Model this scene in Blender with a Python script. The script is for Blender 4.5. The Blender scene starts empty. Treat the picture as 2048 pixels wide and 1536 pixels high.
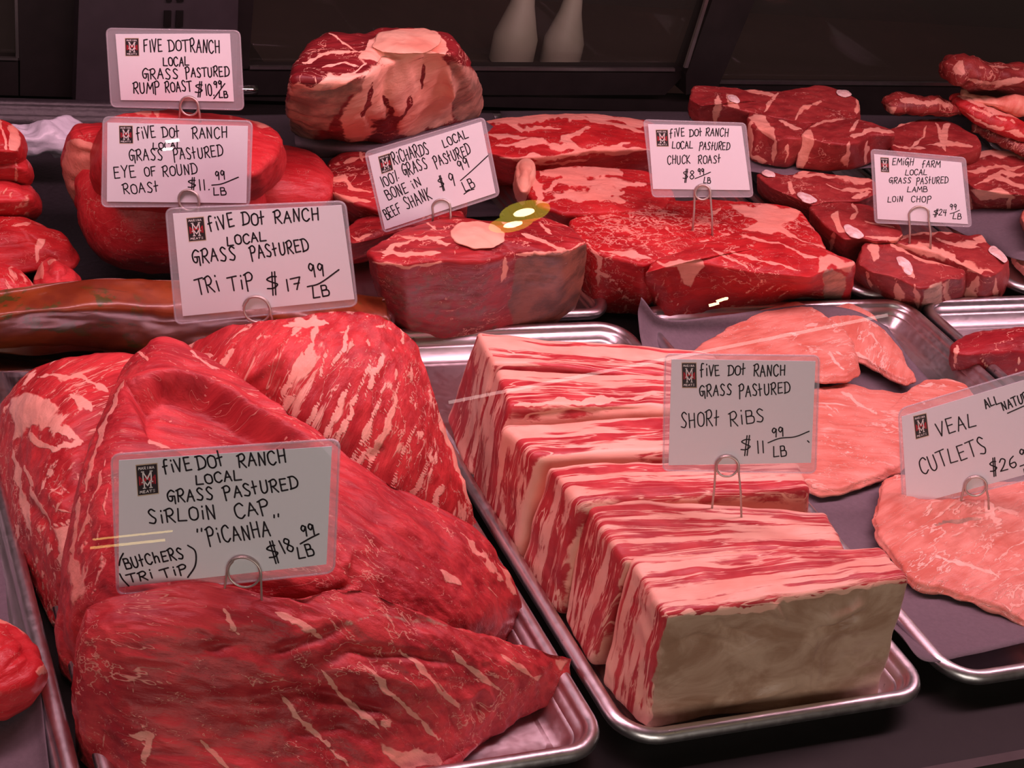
import bpy, math, random
import numpy as np
from mathutils import Matrix, Vector

sc = bpy.context.scene
C = sc.collection
random.seed(7)

# ------------------------------------------------------------------ camera
# world: x along the counter, y away from the viewer, z up; the deck of the case is z = 0
M = np.array([[0.90435, 0.04628, -0.42428], [-0.38045, 0.53796, -0.75223], [0.19343, 0.8417, 0.50411]])
M, _r = np.linalg.qr(M.T); M = (M * np.sign(np.diag(_r))).T
CAM = np.array([-0.4735, -0.6284, 0.6886])
FPX = 3300.0
cd = bpy.data.cameras.new('camera'); cam = bpy.data.objects.new('camera', cd); C.objects.link(cam)
cd.sensor_width = 36; cd.lens = FPX / 2048 * 36; cd.clip_start = 0.02
mw = Matrix.Identity(4)
for i in range(3):
    for j in range(3): mw[i][j] = M[i, j]
    mw[i][3] = CAM[i]
cam.matrix_world = mw
sc.camera = cam

# ------------------------------------------------------------------ world, lights, exposure
sc.view_settings.view_transform = 'Standard'
sc.view_settings.look = 'None'
sc.view_settings.gamma = 1
sc.view_settings.use_curve_mapping = False
sc.view_settings.exposure = 0.0
wd = bpy.data.worlds.new('world'); sc.world = wd; wd.use_nodes = True
wd.node_tree.nodes['Background'].inputs[0].default_value = (0.55, 0.36, 0.27, 1)
wd.node_tree.nodes['Background'].inputs[1].default_value = 0.06

def area(name, loc, rot, sx, sy, power, col):
    ld = bpy.data.lights.new(name, 'AREA'); ld.shape = 'RECTANGLE'; ld.size = sx; ld.size_y = sy
    ld.energy = power; ld.color = col
    o = bpy.data.objects.new(name, ld); C.objects.link(o); o.location = loc; o.rotation_euler = rot
    return o
# the pink meat tubes of the case, under its canopy
area('case_lamp', (0.25, 0.25, 0.76), (math.radians(2), 0, 0), 2.2, 0.16, 20.5, (1.0, 0.51, 0.62))
# unseen fill behind the viewer, added to stand in for the shop's ambient light
area('shop_fill_light', (-0.5, -2.6, 0.75), (math.radians(88), 0, math.radians(-12)), 2.2, 1.1, 29.0, (1.0, 0.86, 0.78))

# ------------------------------------------------------------------ helpers
def W(px, py, z=0.0):
    """the place at height z that the photograph shows at (px, py)"""
    d = M @ np.array([px - 1024, 768 - py, -FPX]); return CAM + d * ((z - CAM[2]) / d[2])
def Wy(px, py, y):
    d = M @ np.array([px - 1024, 768 - py, -FPX]); return CAM + d * ((y - CAM[1]) / d[1])
def Wp(px, py, B, n):
    d = M @ np.array([px - 1024, 768 - py, -FPX]); return CAM + d * (((B - CAM) @ n) / (d @ n))
def pix(V):
    c = (V - CAM) @ M; return np.stack([1024 - FPX * c[:, 0] / c[:, 2], 768 + FPX * c[:, 1] / c[:, 2]], 1)

def _h(i, j, k, s):
    n = (i * 374761393 + j * 668265263 + k * 2147483647 + s * 144269504) & 0xffffffff
    n = ((n ^ (n >> 13)) * 1274126177) & 0xffffffff
    return ((n ^ (n >> 16)) & 0xffff) / 65535.0
def vnoise(p, seed=0):
    p = p + 1000.0; i = np.floor(p).astype(np.int64); f = p - i; f = f * f * (3 - 2 * f)
    r = 0
    for a in (0, 1):
        for b in (0, 1):
            for c in (0, 1):
                w = (f[:, 0] if a else 1 - f[:, 0]) * (f[:, 1] if b else 1 - f[:, 1]) * (f[:, 2] if c else 1 - f[:, 2])
                r = r + w * _h(i[:, 0] + a, i[:, 1] + b, i[:, 2] + c, seed)
    return r - 0.5
def fbm(p, oct=3, seed=0):
    r = 0; a = 1.0
    for o in range(oct): r = r + a * vnoise(p * 2.03 ** o, seed + o); a *= 0.5
    return r

def link(o, parent=None):
    C.objects.link(o)
    if parent is not None: o.parent = parent
    return o
def mesh(name, V, Q, T, mat, parent=None, attrs=None, smooth=True):
    me = bpy.data.meshes.new(name)
    V = np.asarray(V, np.float32); Q = np.asarray(Q, np.int32).reshape(-1, 4); T = np.asarray(T, np.int32).reshape(-1, 3)
    me.vertices.add(len(V)); me.vertices.foreach_set('co', V.ravel())
    me.loops.add(Q.size + T.size); me.loops.foreach_set('vertex_index', np.concatenate([Q.ravel(), T.ravel()]))
    me.polygons.add(len(Q) + len(T))
    st = np.concatenate([np.arange(len(Q)) * 4, Q.size + np.arange(len(T)) * 3]).astype(np.int32)
    me.polygons.foreach_set('loop_start', st)
    me.polygons.foreach_set('use_smooth', np.full(len(st), smooth))
    me.update(calc_edges=True); me.validate()
    for k, a in (attrs or {}).items():
        a = np.asarray(a, np.float32)
        at = me.attributes.new(k, 'FLOAT_VECTOR' if a.ndim == 2 else 'FLOAT', 'POINT')
        at.data.foreach_set('vector' if a.ndim == 2 else 'value', a.ravel())
    if mat: me.materials.append(mat)
    return link(bpy.data.objects.new(name, me), parent)
def tag(o, label, cat=None, group=None, kind=None):
    if label: o['label'] = label
    if cat: o['category'] = cat
    if group: o['group'] = group
    if kind: o['kind'] = kind
    return o
def empty(name, loc, label, cat, group=None):
    o = bpy.data.objects.new(name, None); C.objects.link(o); o.location = loc; o.empty_display_size = 0.02
    return tag(o, label, cat, group)
def adopt(root, *kids):
    """parent parts built in world space to a thing's Empty"""
    inv = Matrix.Translation(-root.location)
    for k in kids: k.parent = root; k.matrix_parent_inverse = inv
    return root

def normals(V, Q, T):
    n = np.zeros_like(V)
    fn = np.cross(V[Q[:, 2]] - V[Q[:, 0]], V[Q[:, 3]] - V[Q[:, 1]])
    for k in range(4): np.add.at(n, Q[:, k], fn)
    if len(T):
        ft = np.cross(V[T[:, 1]] - V[T[:, 0]], V[T[:, 2]] - V[T[:, 0]])
        for k in range(3): np.add.at(n, T[:, k], ft)
    return n / (np.linalg.norm(n, axis=1, keepdims=True) + 1e-12)

def segdist(P, pts, closed=False, arc=False):
    pts = np.asarray(pts, float); d = np.full(len(P), 1e9); tt = np.zeros(len(P)); acc = 0.0
    n = len(pts)
    for i in range(n if closed else n - 1):
        a = pts[i]; b = pts[(i + 1) % n]; ab = b - a; l = np.linalg.norm(ab)
        t = np.clip(((P - a) @ ab) / (ab @ ab + 1e-9), 0, 1)
        di = np.linalg.norm(P - a - t[:, None] * ab, axis=1)
        m = di < d; d = np.where(m, di, d); tt = np.where(m, acc + t * l, tt); acc += l
    return (d, tt / max(acc, 1e-6)) if arc else d
def pn(P, f, s): return vnoise(np.column_stack([P * f, np.full(len(P), s * 1.37)]), s)
def inside(P, pts):
    pts = np.asarray(pts, float); r = np.zeros(len(P), bool); n = len(pts)
    for i in range(n):
        a = pts[i]; b = pts[(i + 1) % n]
        c = (a[1] > P[:, 1]) != (b[1] > P[:, 1])
        x = (b[0] - a[0]) * (P[:, 1] - a[1]) / (b[1] - a[1] + 1e-9) + a[0]
        r ^= c & (P[:, 0] < x)
    return r
def paint(V, N, ops):
    """distance fields of fat seams, bone, silverskin (0.5 = the edge) and carved grooves, kept on the vertices"""
    P0 = pix(V); at = {k: np.zeros(len(V)) for k in ('fat', 'bone', 'skin', 'lean')}; dz = np.zeros(len(V))
    wx = [pn(P0, 1 / 26, 1), pn(P0, 1 / 9, 2), pn(P0, 1 / 26, 3), pn(P0, 1 / 9, 4)]; wm = pn(P0, 1 / 20, 5); wf = pn(P0, 1 / 6, 6)
    for q, op in enumerate(ops):
        k, kind, pts, w = op[:4]
        am = min(11, 3 + w * .9) if k != 'cut' else 3
        P = P0 + np.column_stack([am * (wx[0] + .45 * wx[1]), am * (wx[2] + .45 * wx[3])]) * 1.3
        if kind == 'line':
            d, t = segdist(P, pts, arc=True)
            if k == 'cut': dz += op[4] * np.exp(-(d / w) ** 2) * np.clip(5 * t * (1 - t), 0.2, 1); continue
            wl = w * np.clip(1 + 1.5 * wm + 0.9 * wf, .25, 2) * np.sqrt(np.clip(5 * t * (1 - t), .10, 1))
            v = np.clip(1 - 0.5 * d / wl, 0, 1)
        else:
            d = segdist(P, pts, True); s = np.where(inside(P, pts), 1, -1)
            if k == 'cut': dz += op[4] / (1 + np.exp(-s * d / w * 2)); continue
            v = np.clip(0.5 + 0.5 * s * d / w, 0, 1)
        at[k] = np.maximum(at[k], v * (op[4] if len(op) > 4 else 1))
    at['fat'] = at['fat'] - at.pop('lean')
    return at, dz

def finish(name, V, Q, T, mat, ops=(), noise=(0.0015, 40), grain=None, parent=None, seed=1, extra=None, g3=None, crease=(.0011, 45, 75, 60)):
    N = normals(V, Q, T)
    at, dz = paint(V, N, ops)
    if noise[0]: dz = dz + noise[0] * fbm(V * noise[1] + seed * 3.7, 3, seed)
    if isinstance(grain, tuple):
        d = W(*grain[1]) - W(*grain[0]); d /= np.linalg.norm(d); e = np.cross(d, [0, 0, 1.0]); e /= np.linalg.norm(e); g3 = V @ np.stack([d, e, np.cross(d, e)], 1); grain = 0
    a = math.radians(grain or 0); ca, sa = math.cos(a), math.sin(a)
    if g3 is None:
        gc = V.copy(); gc[:, 0] = V[:, 0] * ca + V[:, 1] * sa; gc[:, 1] = -V[:, 0] * sa + V[:, 1] * ca
    else: gc = g3
    if crease: dz = dz + crease[0] * (0.5 - np.abs(fbm(gc * np.array(crease[1:4]) + seed, 3, seed + 9)) * 2)
    at['gc'] = gc + seed * 0.731
    if extra: at.update(extra)
    return mesh(name, V + N * dz[:, None], Q, T, mat, parent, at)

def resample(ctrl, ns):
    out = []
    n = len(ctrl)
    for i in range(n):
        t = np.arange(ns[i])[:, None] / ns[i]
        out.append(ctrl[i] + (ctrl[(i + 1) % n] - ctrl[i]) * t)
    return np.concatenate(out)
def csm(P, k):
    for _ in range(k): P = (np.roll(P, 1, 0) + 2 * P + np.roll(P, -1, 0)) / 4
    return P
def solid(name, mat, top, z, bot=None, zb=0.006, drop=60, inset=0.0, dome=0.004, r=0.004, bulge=0.002, ragged=0.0012, step=5.0, sm=4, nt=26, ctr=None, **kw):
    """a cut of meat: an outline at the top (pixels and height), sides down to a foot outline, a rounded top edge and a domed top"""
    tp = [p if len(p) == 3 else (p[0], p[1], z) for p in top]
    pxs = np.array([p[:2] for p in tp], float)
    if bot is None: bot = [(p[0], p[1] + drop) for p in tp]
    bt = [p if len(p) == 3 else (p[0], p[1], zb) for p in bot]
    L = np.linalg.norm(np.roll(pxs, -1, 0) - pxs, axis=1); ns = np.maximum(2, (L / step).astype(int))
    A = csm(resample(np.array([W(*p) for p in tp]), ns), sm); B = csm(resample(np.array([W(*p) for p in bt]), ns), sm)
    n = len(A)
    if ragged:
        for X in (A, B):
            o = X - X.mean(0); o[:, 2] = 0; o /= np.linalg.norm(o, axis=1, keepdims=True) + 1e-9
            X += o * (ragged * 1.6 * fbm(A * 70, 3, 77))[:, None]
    c = A.mean(0) if ctr is None else W(*ctr)
    cb = B.mean(0)
    hd = (A - c); hl = np.linalg.norm(hd[:, :2], axis=1, keepdims=True); ri = np.clip(r / (hl + 1e-9), 0, 0.5)
    rings = []
    for s in (0.3, 0.75, 0.97): rings.append(cb + (B - cb) * s)
    hgt = np.linalg.norm(A - B, axis=1).mean(); nS = max(4, int(hgt / 0.0045))
    rr = min(r, hgt * 0.45); top_z = A.copy()
    for i in range(nS + 1):
        t = i / nS; tt = t * (1 - rr / hgt)
        p = B + (A - B) * tt
        o = (A - c); o[:, 2] = 0; o /= np.linalg.norm(o, axis=1, keepdims=True) + 1e-9
        rings.append(p + o * bulge * math.sin(math.pi * t))
    for i in range(1, 5):
        a = math.pi / 2 * i / 4
        p = A - (A - c) * (ri * (1 - math.cos(a))) + (B - A) * (rr / hgt) * (1 - math.sin(a))
        rings.append(p)
    E = rings[-1]
    for i in range(1, nt):
        s = 1 - i / nt
        p = c + (E - c) * s; p[:, 2] += dome * (1 - s * s) ** 0.8 * min(1, 1); rings.append(p)
    last = c.copy(); last[2] += dome
    V = np.concatenate(rings + [last[None], cb[None]]); R = len(rings)
    i = np.arange(n); j = (i + 1) % n
    # orientation: make the ring run counter-clockwise seen from above
    ar = np.sum(A[:, 0] * np.roll(A[:, 1], -1) - np.roll(A[:, 0], -1) * A[:, 1])
    Q = np.concatenate([np.stack([k * n + i, k * n + j, (k + 1) * n + j, (k + 1) * n + i], 1) for k in range(R - 1)])
    T = np.concatenate([np.stack([(R - 1) * n + i, (R - 1) * n + j, np.full(n, R * n)], 1), np.stack([j, i, np.full(n, R * n + 1)], 1)])
    if ar < 0: Q = Q[:, ::-1]; T = T[:, ::-1]
    return finish(name, V, Q, T, mat, **kw)

def crom(P, n):
    """Catmull-Rom through the rows of P, n steps per span (axis 0)"""
    P = np.concatenate([2 * P[:1] - P[1:2], P, 2 * P[-1:] - P[-2:-1]])
    out = []
    for k in range(1, len(P) - 2):
        for s in range(n):
            t = s / n
            out.append(0.5 * (2 * P[k] + (P[k + 1] - P[k - 1]) * t + (2 * P[k - 1] - 5 * P[k] + 4 * P[k + 1] - P[k + 2]) * t * t + (3 * P[k] - P[k - 1] - 3 * P[k + 1] + P[k + 2]) * t ** 3))
    out.append(P[-2]); return np.array(out)
def gridpts(rows, nu, nv):
    G = np.array([[W(*p) for p in r] for r in rows])
    G = crom(G, nv); G = crom(G.transpose(1, 0, 2), nu).transpose(1, 0, 2)
    return G
def drape(name, mat, rows, nu=14, nv=14, zb=0.006, bul=0.15, **kw):
    """a lump of meat: a surface through rows of places, rounded down to its foot on every side"""
    G = gridpts(rows, nu, nv)
    R, K = G.shape[:2]; V = [G.reshape(-1, 3)]
    idx = np.arange(R * K).reshape(R, K)
    Q = [np.stack([idx[:-1, :-1], idx[1:, :-1], idx[1:, 1:], idx[:-1, 1:]], -1).reshape(-1, 4)]
    loop = np.concatenate([idx[0, :-1], idx[:-1, -1], idx[-1, :0:-1], idx[:0:-1, 0]])
    B = V[0][loop]; cen = V[0].mean(0)
    for _ in range(3): pass
    tng = np.roll(B, -3, 0) - np.roll(B, 3, 0)
    out = np.stack([tng[:, 1], -tng[:, 0], 0 * tng[:, 0]], 1)
    sgn = np.sign(np.sum(out[:, :2] * (B - cen)[:, :2], 1).sum()) or 1
    out *= sgn; out /= np.linalg.norm(out, axis=1, keepdims=True) + 1e-9
    out = csm(out, 20)
    h = np.maximum(B[:, 2] - zb, 0)[:, None]
    prev = loop; base = len(V[0]); n = len(loop); Ks = 9
    for k in range(1, Ks + 1):
        t = k / Ks
        p = B + out * bul * h * math.sin(math.pi * min(1, t * 1.15)) * (1 if t < .87 else .5)
        p = p.copy(); p[:, 2] = B[:, 2] - h[:, 0] * t
        V.append(p); cur = base + np.arange(n)
        Q.append(np.stack([prev, np.roll(prev, -1), np.roll(cur, -1), cur], 1)); prev = cur; base += n
    V.append(np.array([[cen[0], cen[1], zb]]))
    T = np.stack([prev, np.roll(prev, -1), np.full(n, base)], 1)
    V = np.concatenate(V); Q = np.concatenate(Q)
    # outward check
    m = G[R // 2, K // 2]; q = Q[(R // 2) * (K - 1) + K // 2]
    fn = np.cross(V[q[2]] - V[q[0]], V[q[3]] - V[q[1]])
    Qp = Q[:(R - 1) * (K - 1)]; Qs = Q[(R - 1) * (K - 1):]
    if fn[2] < 0: Qp = Qp[:, ::-1]
    # patch edge order decides the skirt's winding
    q0 = Qs[0]; n0 = np.cross(V[q0[2]] - V[q0[0]], V[q0[3]] - V[q0[1]])
    tot = 0
    for q in Qs[::7]:
        nn = np.cross(V[q[2]] - V[q[0]], V[q[3]] - V[q[1]]); tot += nn[:2] @ (V[q[0]] - cen)[:2]
    if tot < 0: Qs = Qs[:, ::-1]; T = T[:, ::-1]
    return finish(name, V, np.concatenate([Qp, Qs]), T, mat, **kw)

def hexa(name, mat, top, bot, zt=0.1, zb=0.006, r=0.005, N=(90, 30, 34), **kw):
    """a slab with eight corners (back-left, back-right, front-right, front-left) and rounded edges"""
    f = lambda p, z: W(*p) if len(p) == 3 else W(p[0], p[1], z)
    t = [f(p, zt) for p in top]; b = [f(p, zb) for p in bot]
    # u: left to right, v: front to back, w: up
    Cn = np.array([[[b[3], t[3]], [b[0], t[0]]], [[b[2], t[2]], [b[1], t[1]]]])
    size = np.array([np.linalg.norm(t[2] - t[3]), np.linalg.norm(t[0] - t[3]), np.linalg.norm(t[3] - b[3])])
    V = []; Q = []; off = 0
    for ax in range(3):
        o = [a for a in range(3) if a != ax]; na, nb = N[o[0]], N[o[1]]
        ga, gb = np.meshgrid(np.linspace(0, 1, na + 1), np.linspace(0, 1, nb + 1), indexing='ij')
        for side in (0, 1):
            p = np.zeros((ga.size, 3)); p[:, o[0]] = ga.ravel(); p[:, o[1]] = gb.ravel(); p[:, ax] = side
            V.append(p); ix = np.arange(ga.size).reshape(na + 1, nb + 1) + off; off += ga.size
            q = np.stack([ix[:-1, :-1], ix[1:, :-1], ix[1:, 1:], ix[:-1, 1:]], -1).reshape(-1, 4)
            flip = (side == 0) ^ (ax == 1)
            Q.append(q[:, ::-1] if flip else q)
    U = np.concatenate(V); Q = np.concatenate(Q)
    # weld
    key = np.round(U * 100000).astype(np.int64); _, first, inv = np.unique(key, axis=0, return_index=True, return_inverse=True)
    U = U[first]; Q = inv.reshape(-1)[Q]
    real = U * size; inn = np.clip(real, r, size - r); d = real - inn; l = np.linalg.norm(d, axis=1, keepdims=True)
    real = np.where(l > 1e-9, inn + d / (l + 1e-12) * np.minimum(l, r), real)
    un = real / size
    P = 0
    for a in (0, 1):
        for bb in (0, 1):
            for c in (0, 1):
                w = (un[:, 0] if a else 1 - un[:, 0]) * (un[:, 1] if bb else 1 - un[:, 1]) * (un[:, 2] if c else 1 - un[:, 2])
                P = P + w[:, None] * Cn[a, bb, c]
    return finish(name, P, Q, np.zeros((0, 3), int), mat, g3=real, extra={'uvw': U}, **kw)

def tube(pts, r, n=8, close=False):
    P = np.asarray(pts, float); m = len(P)
    tg = np.roll(P, -1, 0) - np.roll(P, 1, 0)
    if not close: tg[0] = P[1] - P[0]; tg[-1] = P[-1] - P[-2]
    tg /= np.linalg.norm(tg, axis=1, keepdims=True) + 1e-12
    up = np.array([0.31, 0.2, 0.93]); nx = np.cross(tg[0], up); nx /= np.linalg.norm(nx)
    V = []
    for i in range(m):
        nx = nx - tg[i] * (nx @ tg[i]); nx /= np.linalg.norm(nx) + 1e-12; ny = np.cross(tg[i], nx)
        for k in range(n):
            a = 2 * math.pi * k / n; V.append(P[i] + r * (math.cos(a) * nx + math.sin(a) * ny))
    Q = []
    for i in range(m if close else m - 1):
        for k in range(n):
            a, b = i * n, ((i + 1) % m) * n; Q.append((a + k, a + (k + 1) % n, b + (k + 1) % n, b + k))
    T = []
    if not close:
        for e, rev in ((0, 1), (m - 1, 0)):
            V.append(P[e]); c = len(V) - 1
            for k in range(n):
                t = (e * n + k, e * n + (k + 1) % n, c); T.append(t[::-1] if rev else t)
    return np.array(V), np.array(Q), np.array(T).reshape(-1, 3)

def merge(parts):
    V = []; Q = []; T = []; o = 0
    for v, q, t in parts:
        V.append(v); Q.append(np.asarray(q, int).reshape(-1, 4) + o); T.append(np.asarray(t, int).reshape(-1, 3) + o); o += len(v)
    return np.concatenate(V), np.concatenate(Q), np.concatenate(T)
def box(a, b):
    a = np.asarray(a, float); b = np.asarray(b, float)
    V = np.array([[(a, b)[(i >> 0) & 1][0], (a, b)[(i >> 1) & 1][1], (a, b)[(i >> 2) & 1][2]] for i in range(8)])
    return V, np.array([(0, 2, 3, 1), (4, 5, 7, 6), (0, 1, 5, 4), (2, 6, 7, 3), (0, 4, 6, 2), (1, 3, 7, 5)]), np.zeros((0, 3), int)
def prism(poly, dv):
    """a flat polygon pushed along dv"""
    P = np.asarray(poly, float); n = len(P); c = P.mean(0)
    V = np.concatenate([P, P + dv, [c], [c + dv]])
    i = np.arange(n); j = (i + 1) % n
    Q = np.stack([i, j, n + j, n + i], 1); T = np.concatenate([np.stack([j, i, np.full(n, 2 * n)], 1), np.stack([n + i, n + j, np.full(n, 2 * n + 1)], 1)])
    nrm = np.cross(P[1] - P[0], P[2] - P[0])
    if nrm @ np.asarray(dv) < 0: Q = Q[:, ::-1]; T = T[:, ::-1]
    return V, Q, T

# ------------------------------------------------------------------ materials
class NT:
    def __init__(s, name):
        s.m = bpy.data.materials.new(name); s.m.use_nodes = True; s.t = s.m.node_tree; s.t.nodes.clear()
        s.out = s.t.nodes.new('ShaderNodeOutputMaterial')
    def n(s, typ, **kw):
        o = s.t.nodes.new('ShaderNode' + typ)
        for k, v in kw.items(): setattr(o, k, v)
        return o
    def put(s, sock, v):
        if isinstance(v, bpy.types.NodeSocket): s.t.links.new(v, sock)
        elif isinstance(v, (tuple, list)) and len(v) == 3 and sock.type == 'RGBA': sock.default_value = (*v, 1)
        else: sock.default_value = v
    def math(s, op, a, b=0.0, c=None):
        o = s.n('Math', operation=op); s.put(o.inputs[0], a); s.put(o.inputs[1], b)
        if c is not None: s.put(o.inputs[2], c)
        return o.outputs[0]
    def step(s, x, lo, hi):
        o = s.n('MapRange', interpolation_type='SMOOTHSTEP'); s.put(o.inputs[0], x); s.put(o.inputs[1], lo); s.put(o.inputs[2], hi); return o.outputs[0]
    def mix(s, f, a, b):
        o = s.n('Mix', data_type='RGBA'); s.put(o.inputs[0], f); s.put(o.inputs[6], a); s.put(o.inputs[7], b); return o.outputs[2]
    def attr(s, k, vec=False):
        o = s.n('Attribute', attribute_name=k); return o.outputs['Vector' if vec else 'Fac']
    def scale(s, v, sc3):
        o = s.n('VectorMath', operation='MULTIPLY'); s.put(o.inputs[0], v); o.inputs[1].default_value = sc3; return o.outputs[0]
    def add(s, a, b):
        o = s.n('VectorMath', operation='ADD'); s.put(o.inputs[0], a); s.put(o.inputs[1], b); return o.outputs[0]
    def noise(s, v, sc=1.0, det=4, rough=0.55, dist=0.0):
        o = s.n('TexNoise'); s.put(o.inputs['Vector'], v); o.inputs['Scale'].default_value = sc; o.inputs['Detail'].default_value = det
        o.inputs['Roughness'].default_value = rough; o.inputs['Distortion'].default_value = dist; return o.outputs[0]
    def bsdf(s, col, rough=0.5, metal=0.0, spec=0.5, bump=None, bstr=0.3, bdist=0.002, **kw):
        b = s.n('BsdfPrincipled'); s.put(b.inputs['Base Color'], col); s.put(b.inputs['Roughness'], rough); s.put(b.inputs['Metallic'], metal)
        b.inputs['Specular IOR Level'].default_value = spec
        for k, v in kw.items(): s.put(b.inputs[k.replace('_', ' ')], v)
        if bump is not None:
            bp = s.n('Bump'); bp.inputs['Strength'].default_value = bstr; bp.inputs['Distance'].default_value = bdist
            s.put(bp.inputs['Height'], bump); s.t.links.new(bp.outputs[0], b.inputs['Normal'])
        s.t.links.new(b.outputs[0], s.out.inputs[0]); return b

FAT = (0.78, 0.40, 0.31)
def meat(name, c1, c2, fatc=FAT, skinc=(0.42, 0.27, 0.20), bonec=(0.85, 0.62, 0.50), vein=(18, 60, 40, 0.035, 0.45), streak=None, fib=(25, 160, 120), rough=0.46, bstr=0.55, gloss=0.36, soft=0.10, namp=0.55):
    s = NT(name); gc = s.attr('gc', True)
    fibre = s.noise(s.scale(gc, fib), 1.0, 5, 0.6)
    broad = s.noise(gc, 22.0, 3, 0.5)
    mus = s.mix(s.step(s.math('ADD', s.math('MULTIPLY', fibre, 0.55), s.math('MULTIPLY', broad, 0.45)), 0.36, 0.64), c1, c2)
    edge = s.noise(gc, 130.0, 3, 0.6)
    wob = s.math('MULTIPLY', s.math('SUBTRACT', edge, 0.5), namp)
    f = s.step(s.math('ADD', s.attr('fat'), wob), 0.5 - soft, 0.5 + soft)
    if vein:
        vn = s.noise(s.scale(gc, vein[:3]), 1.0, 4, 0.62, 0.4)
        ridge = s.math('ABSOLUTE', s.math('SUBTRACT', vn, 0.5))
        patch = s.step(s.noise(gc, 14.0, 2), vein[4], vein[4] + 0.12)
        wv = s.math('MULTIPLY', s.math('ADD', 0.25, patch), vein[3])
        v = s.math('SUBTRACT', 1.0, s.step(s.math('DIVIDE', ridge, wv), 0.4, 1.0))
        f = s.math('MAXIMUM', f, s.math('MULTIPLY', v, 0.8))
    if streak:
        sn = s.noise(s.scale(gc, streak[:3]), 1.0, 4, 0.55, 0.3)
        f = s.math('MAXIMUM', f, s.step(sn, streak[3], streak[3] + streak[4]))
    fcol = s.mix(s.step(broad, 0.3, 0.7), fatc, tuple(min(1, x * y) for x, y in zip(fatc, (1.0, 0.82, 0.78))))
    col = s.mix(f, mus, fcol)
    sk = s.step(s.math('ADD', s.attr('skin'), wob), 0.40, 0.62)
    skn = s.mix(s.step(s.noise(gc, 34.0, 5, 0.65), 0.36, 0.64), tuple(x * .62 for x in skinc), tuple(x * y for x, y in zip(skinc, (1.55, 1.4, 1.4))))
    col = s.mix(sk, col, skn)
    bn = s.step(s.math('ADD', s.attr('bone'), s.math('MULTIPLY', wob, 0.4)), 0.44, 0.56)
    col = s.mix(bn, col, bonec)
    h = s.math('ADD', s.math('MULTIPLY', fibre, 0.8), s.math('MULTIPLY', f, 0.25))
    h = s.math('ADD', h, s.math('MULTIPLY', edge, 0.35))
    rg = s.math('ADD', rough - 0.08, s.math('MULTIPLY', broad, 0.22))
    s.bsdf(col, rg, 0, gloss, bump=h, bstr=bstr, bdist=0.0028)
    return s.m
PF = (0.72, 0.30, 0.24)
M_roast = meat('roast_meat', (0.30, 0.012, 0.020), (0.56, 0.045, 0.050), vein=(14, 80, 60, 0.012, 0.52), fatc=PF, bstr=0.6)
M_tritip = meat('tri_tip_meat', (0.34, 0.012, 0.018), (0.58, 0.040, 0.044), vein=(10, 80, 60, 0.014, 0.46), streak=(8, 95, 75, 0.585, 0.05), fatc=(0.76, 0.38, 0.30), bstr=0.6)
M_round = meat('round_meat', (0.46, 0.016, 0.022), (0.60, 0.045, 0.050), vein=(30, 60, 50, 0.007, 0.55), rough=0.36, fatc=(0.74, 0.30, 0.23))
M_chuck = meat('chuck_meat', (0.33, 0.008, 0.012), (0.50, 0.020, 0.022), vein=(30, 60, 50, 0.012, 0.50), fib=(40, 120, 100), fatc=(0.76, 0.33, 0.26))
M_chuckm = meat('marbled_chuck_meat', (0.36, 0.008, 0.012), (0.52, 0.020, 0.022), vein=(75, 95, 85, 0.040, 0.47), fib=(40, 120, 100), fatc=(0.76, 0.33, 0.26))
M_shank = meat('shank_meat', (0.20, 0.007, 0.011), (0.40, 0.022, 0.025), vein=(30, 45, 40, 0.012, 0.48), skinc=(0.20, 0.080, 0.050), fatc=(0.78, 0.36, 0.27))
M_knuckle = meat('knuckle_shank_meat', (0.13, 0.006, 0.010), (0.26, 0.018, 0.022), vein=(30, 45, 40, 0.010, 0.48), skinc=(0.36, 0.20, 0.15), fatc=(0.92, 0.50, 0.38))
M_lamb = meat('lamb_meat', (0.22, 0.016, 0.018), (0.34, 0.036, 0.034), vein=(30, 45, 40, 0.008, 0.52), fatc=(0.72, 0.34, 0.26), fib=(60, 90, 80))
M_veal = meat('veal_meat', (0.56, 0.15, 0.105), (0.72, 0.29, 0.225), fatc=(0.84, 0.52, 0.43), vein=(18, 60, 50, 0.022, 0.46), streak=(16, 120, 90, 0.63, 0.10), fib=(22, 120, 100), rough=0.40, bstr=0.7)
M_fillet = meat('fillet_meat', (0.20, 0.005, 0.010), (0.32, 0.014, 0.020), vein=(20, 60, 50, 0.008, 0.52))
M_dark = meat('dark_lamb_meat', (0.14, 0.010, 0.010), (0.24, 0.026, 0.022), vein=(20, 40, 40, 0.018, 0.45), fatc=(0.52, 0.24, 0.18))
M_fatty = meat('shank_fat', (0.74, 0.32, 0.23), (0.60, 0.12, 0.08), vein=None, skinc=(0.40, 0.24, 0.18), fib=(40, 60, 25), fatc=(0.80, 0.45, 0.35))
def bone_mat():
    s = NT('bone'); g = s.attr('gc', True); n = s.noise(g, 90.0, 4); b = s.noise(g, 25.0, 2)
    s.bsdf(s.mix(s.step(b, 0.35, 0.7), (0.80, 0.46, 0.33), (0.74, 0.30, 0.21)), 0.42, bump=n, bstr=0.25); return s.m
M_bone = bone_mat()
def wbone_mat():
    s = NT('white_bone'); g = s.attr('gc', True); n = s.noise(g, 160.0, 4)
    s.bsdf(s.mix(s.step(n, 0.3, 0.7), (0.86, 0.72, 0.69), (0.72, 0.46, 0.41)), 0.4, bump=n, bstr=0.3); return s.m
M_wbone = wbone_mat()
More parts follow.
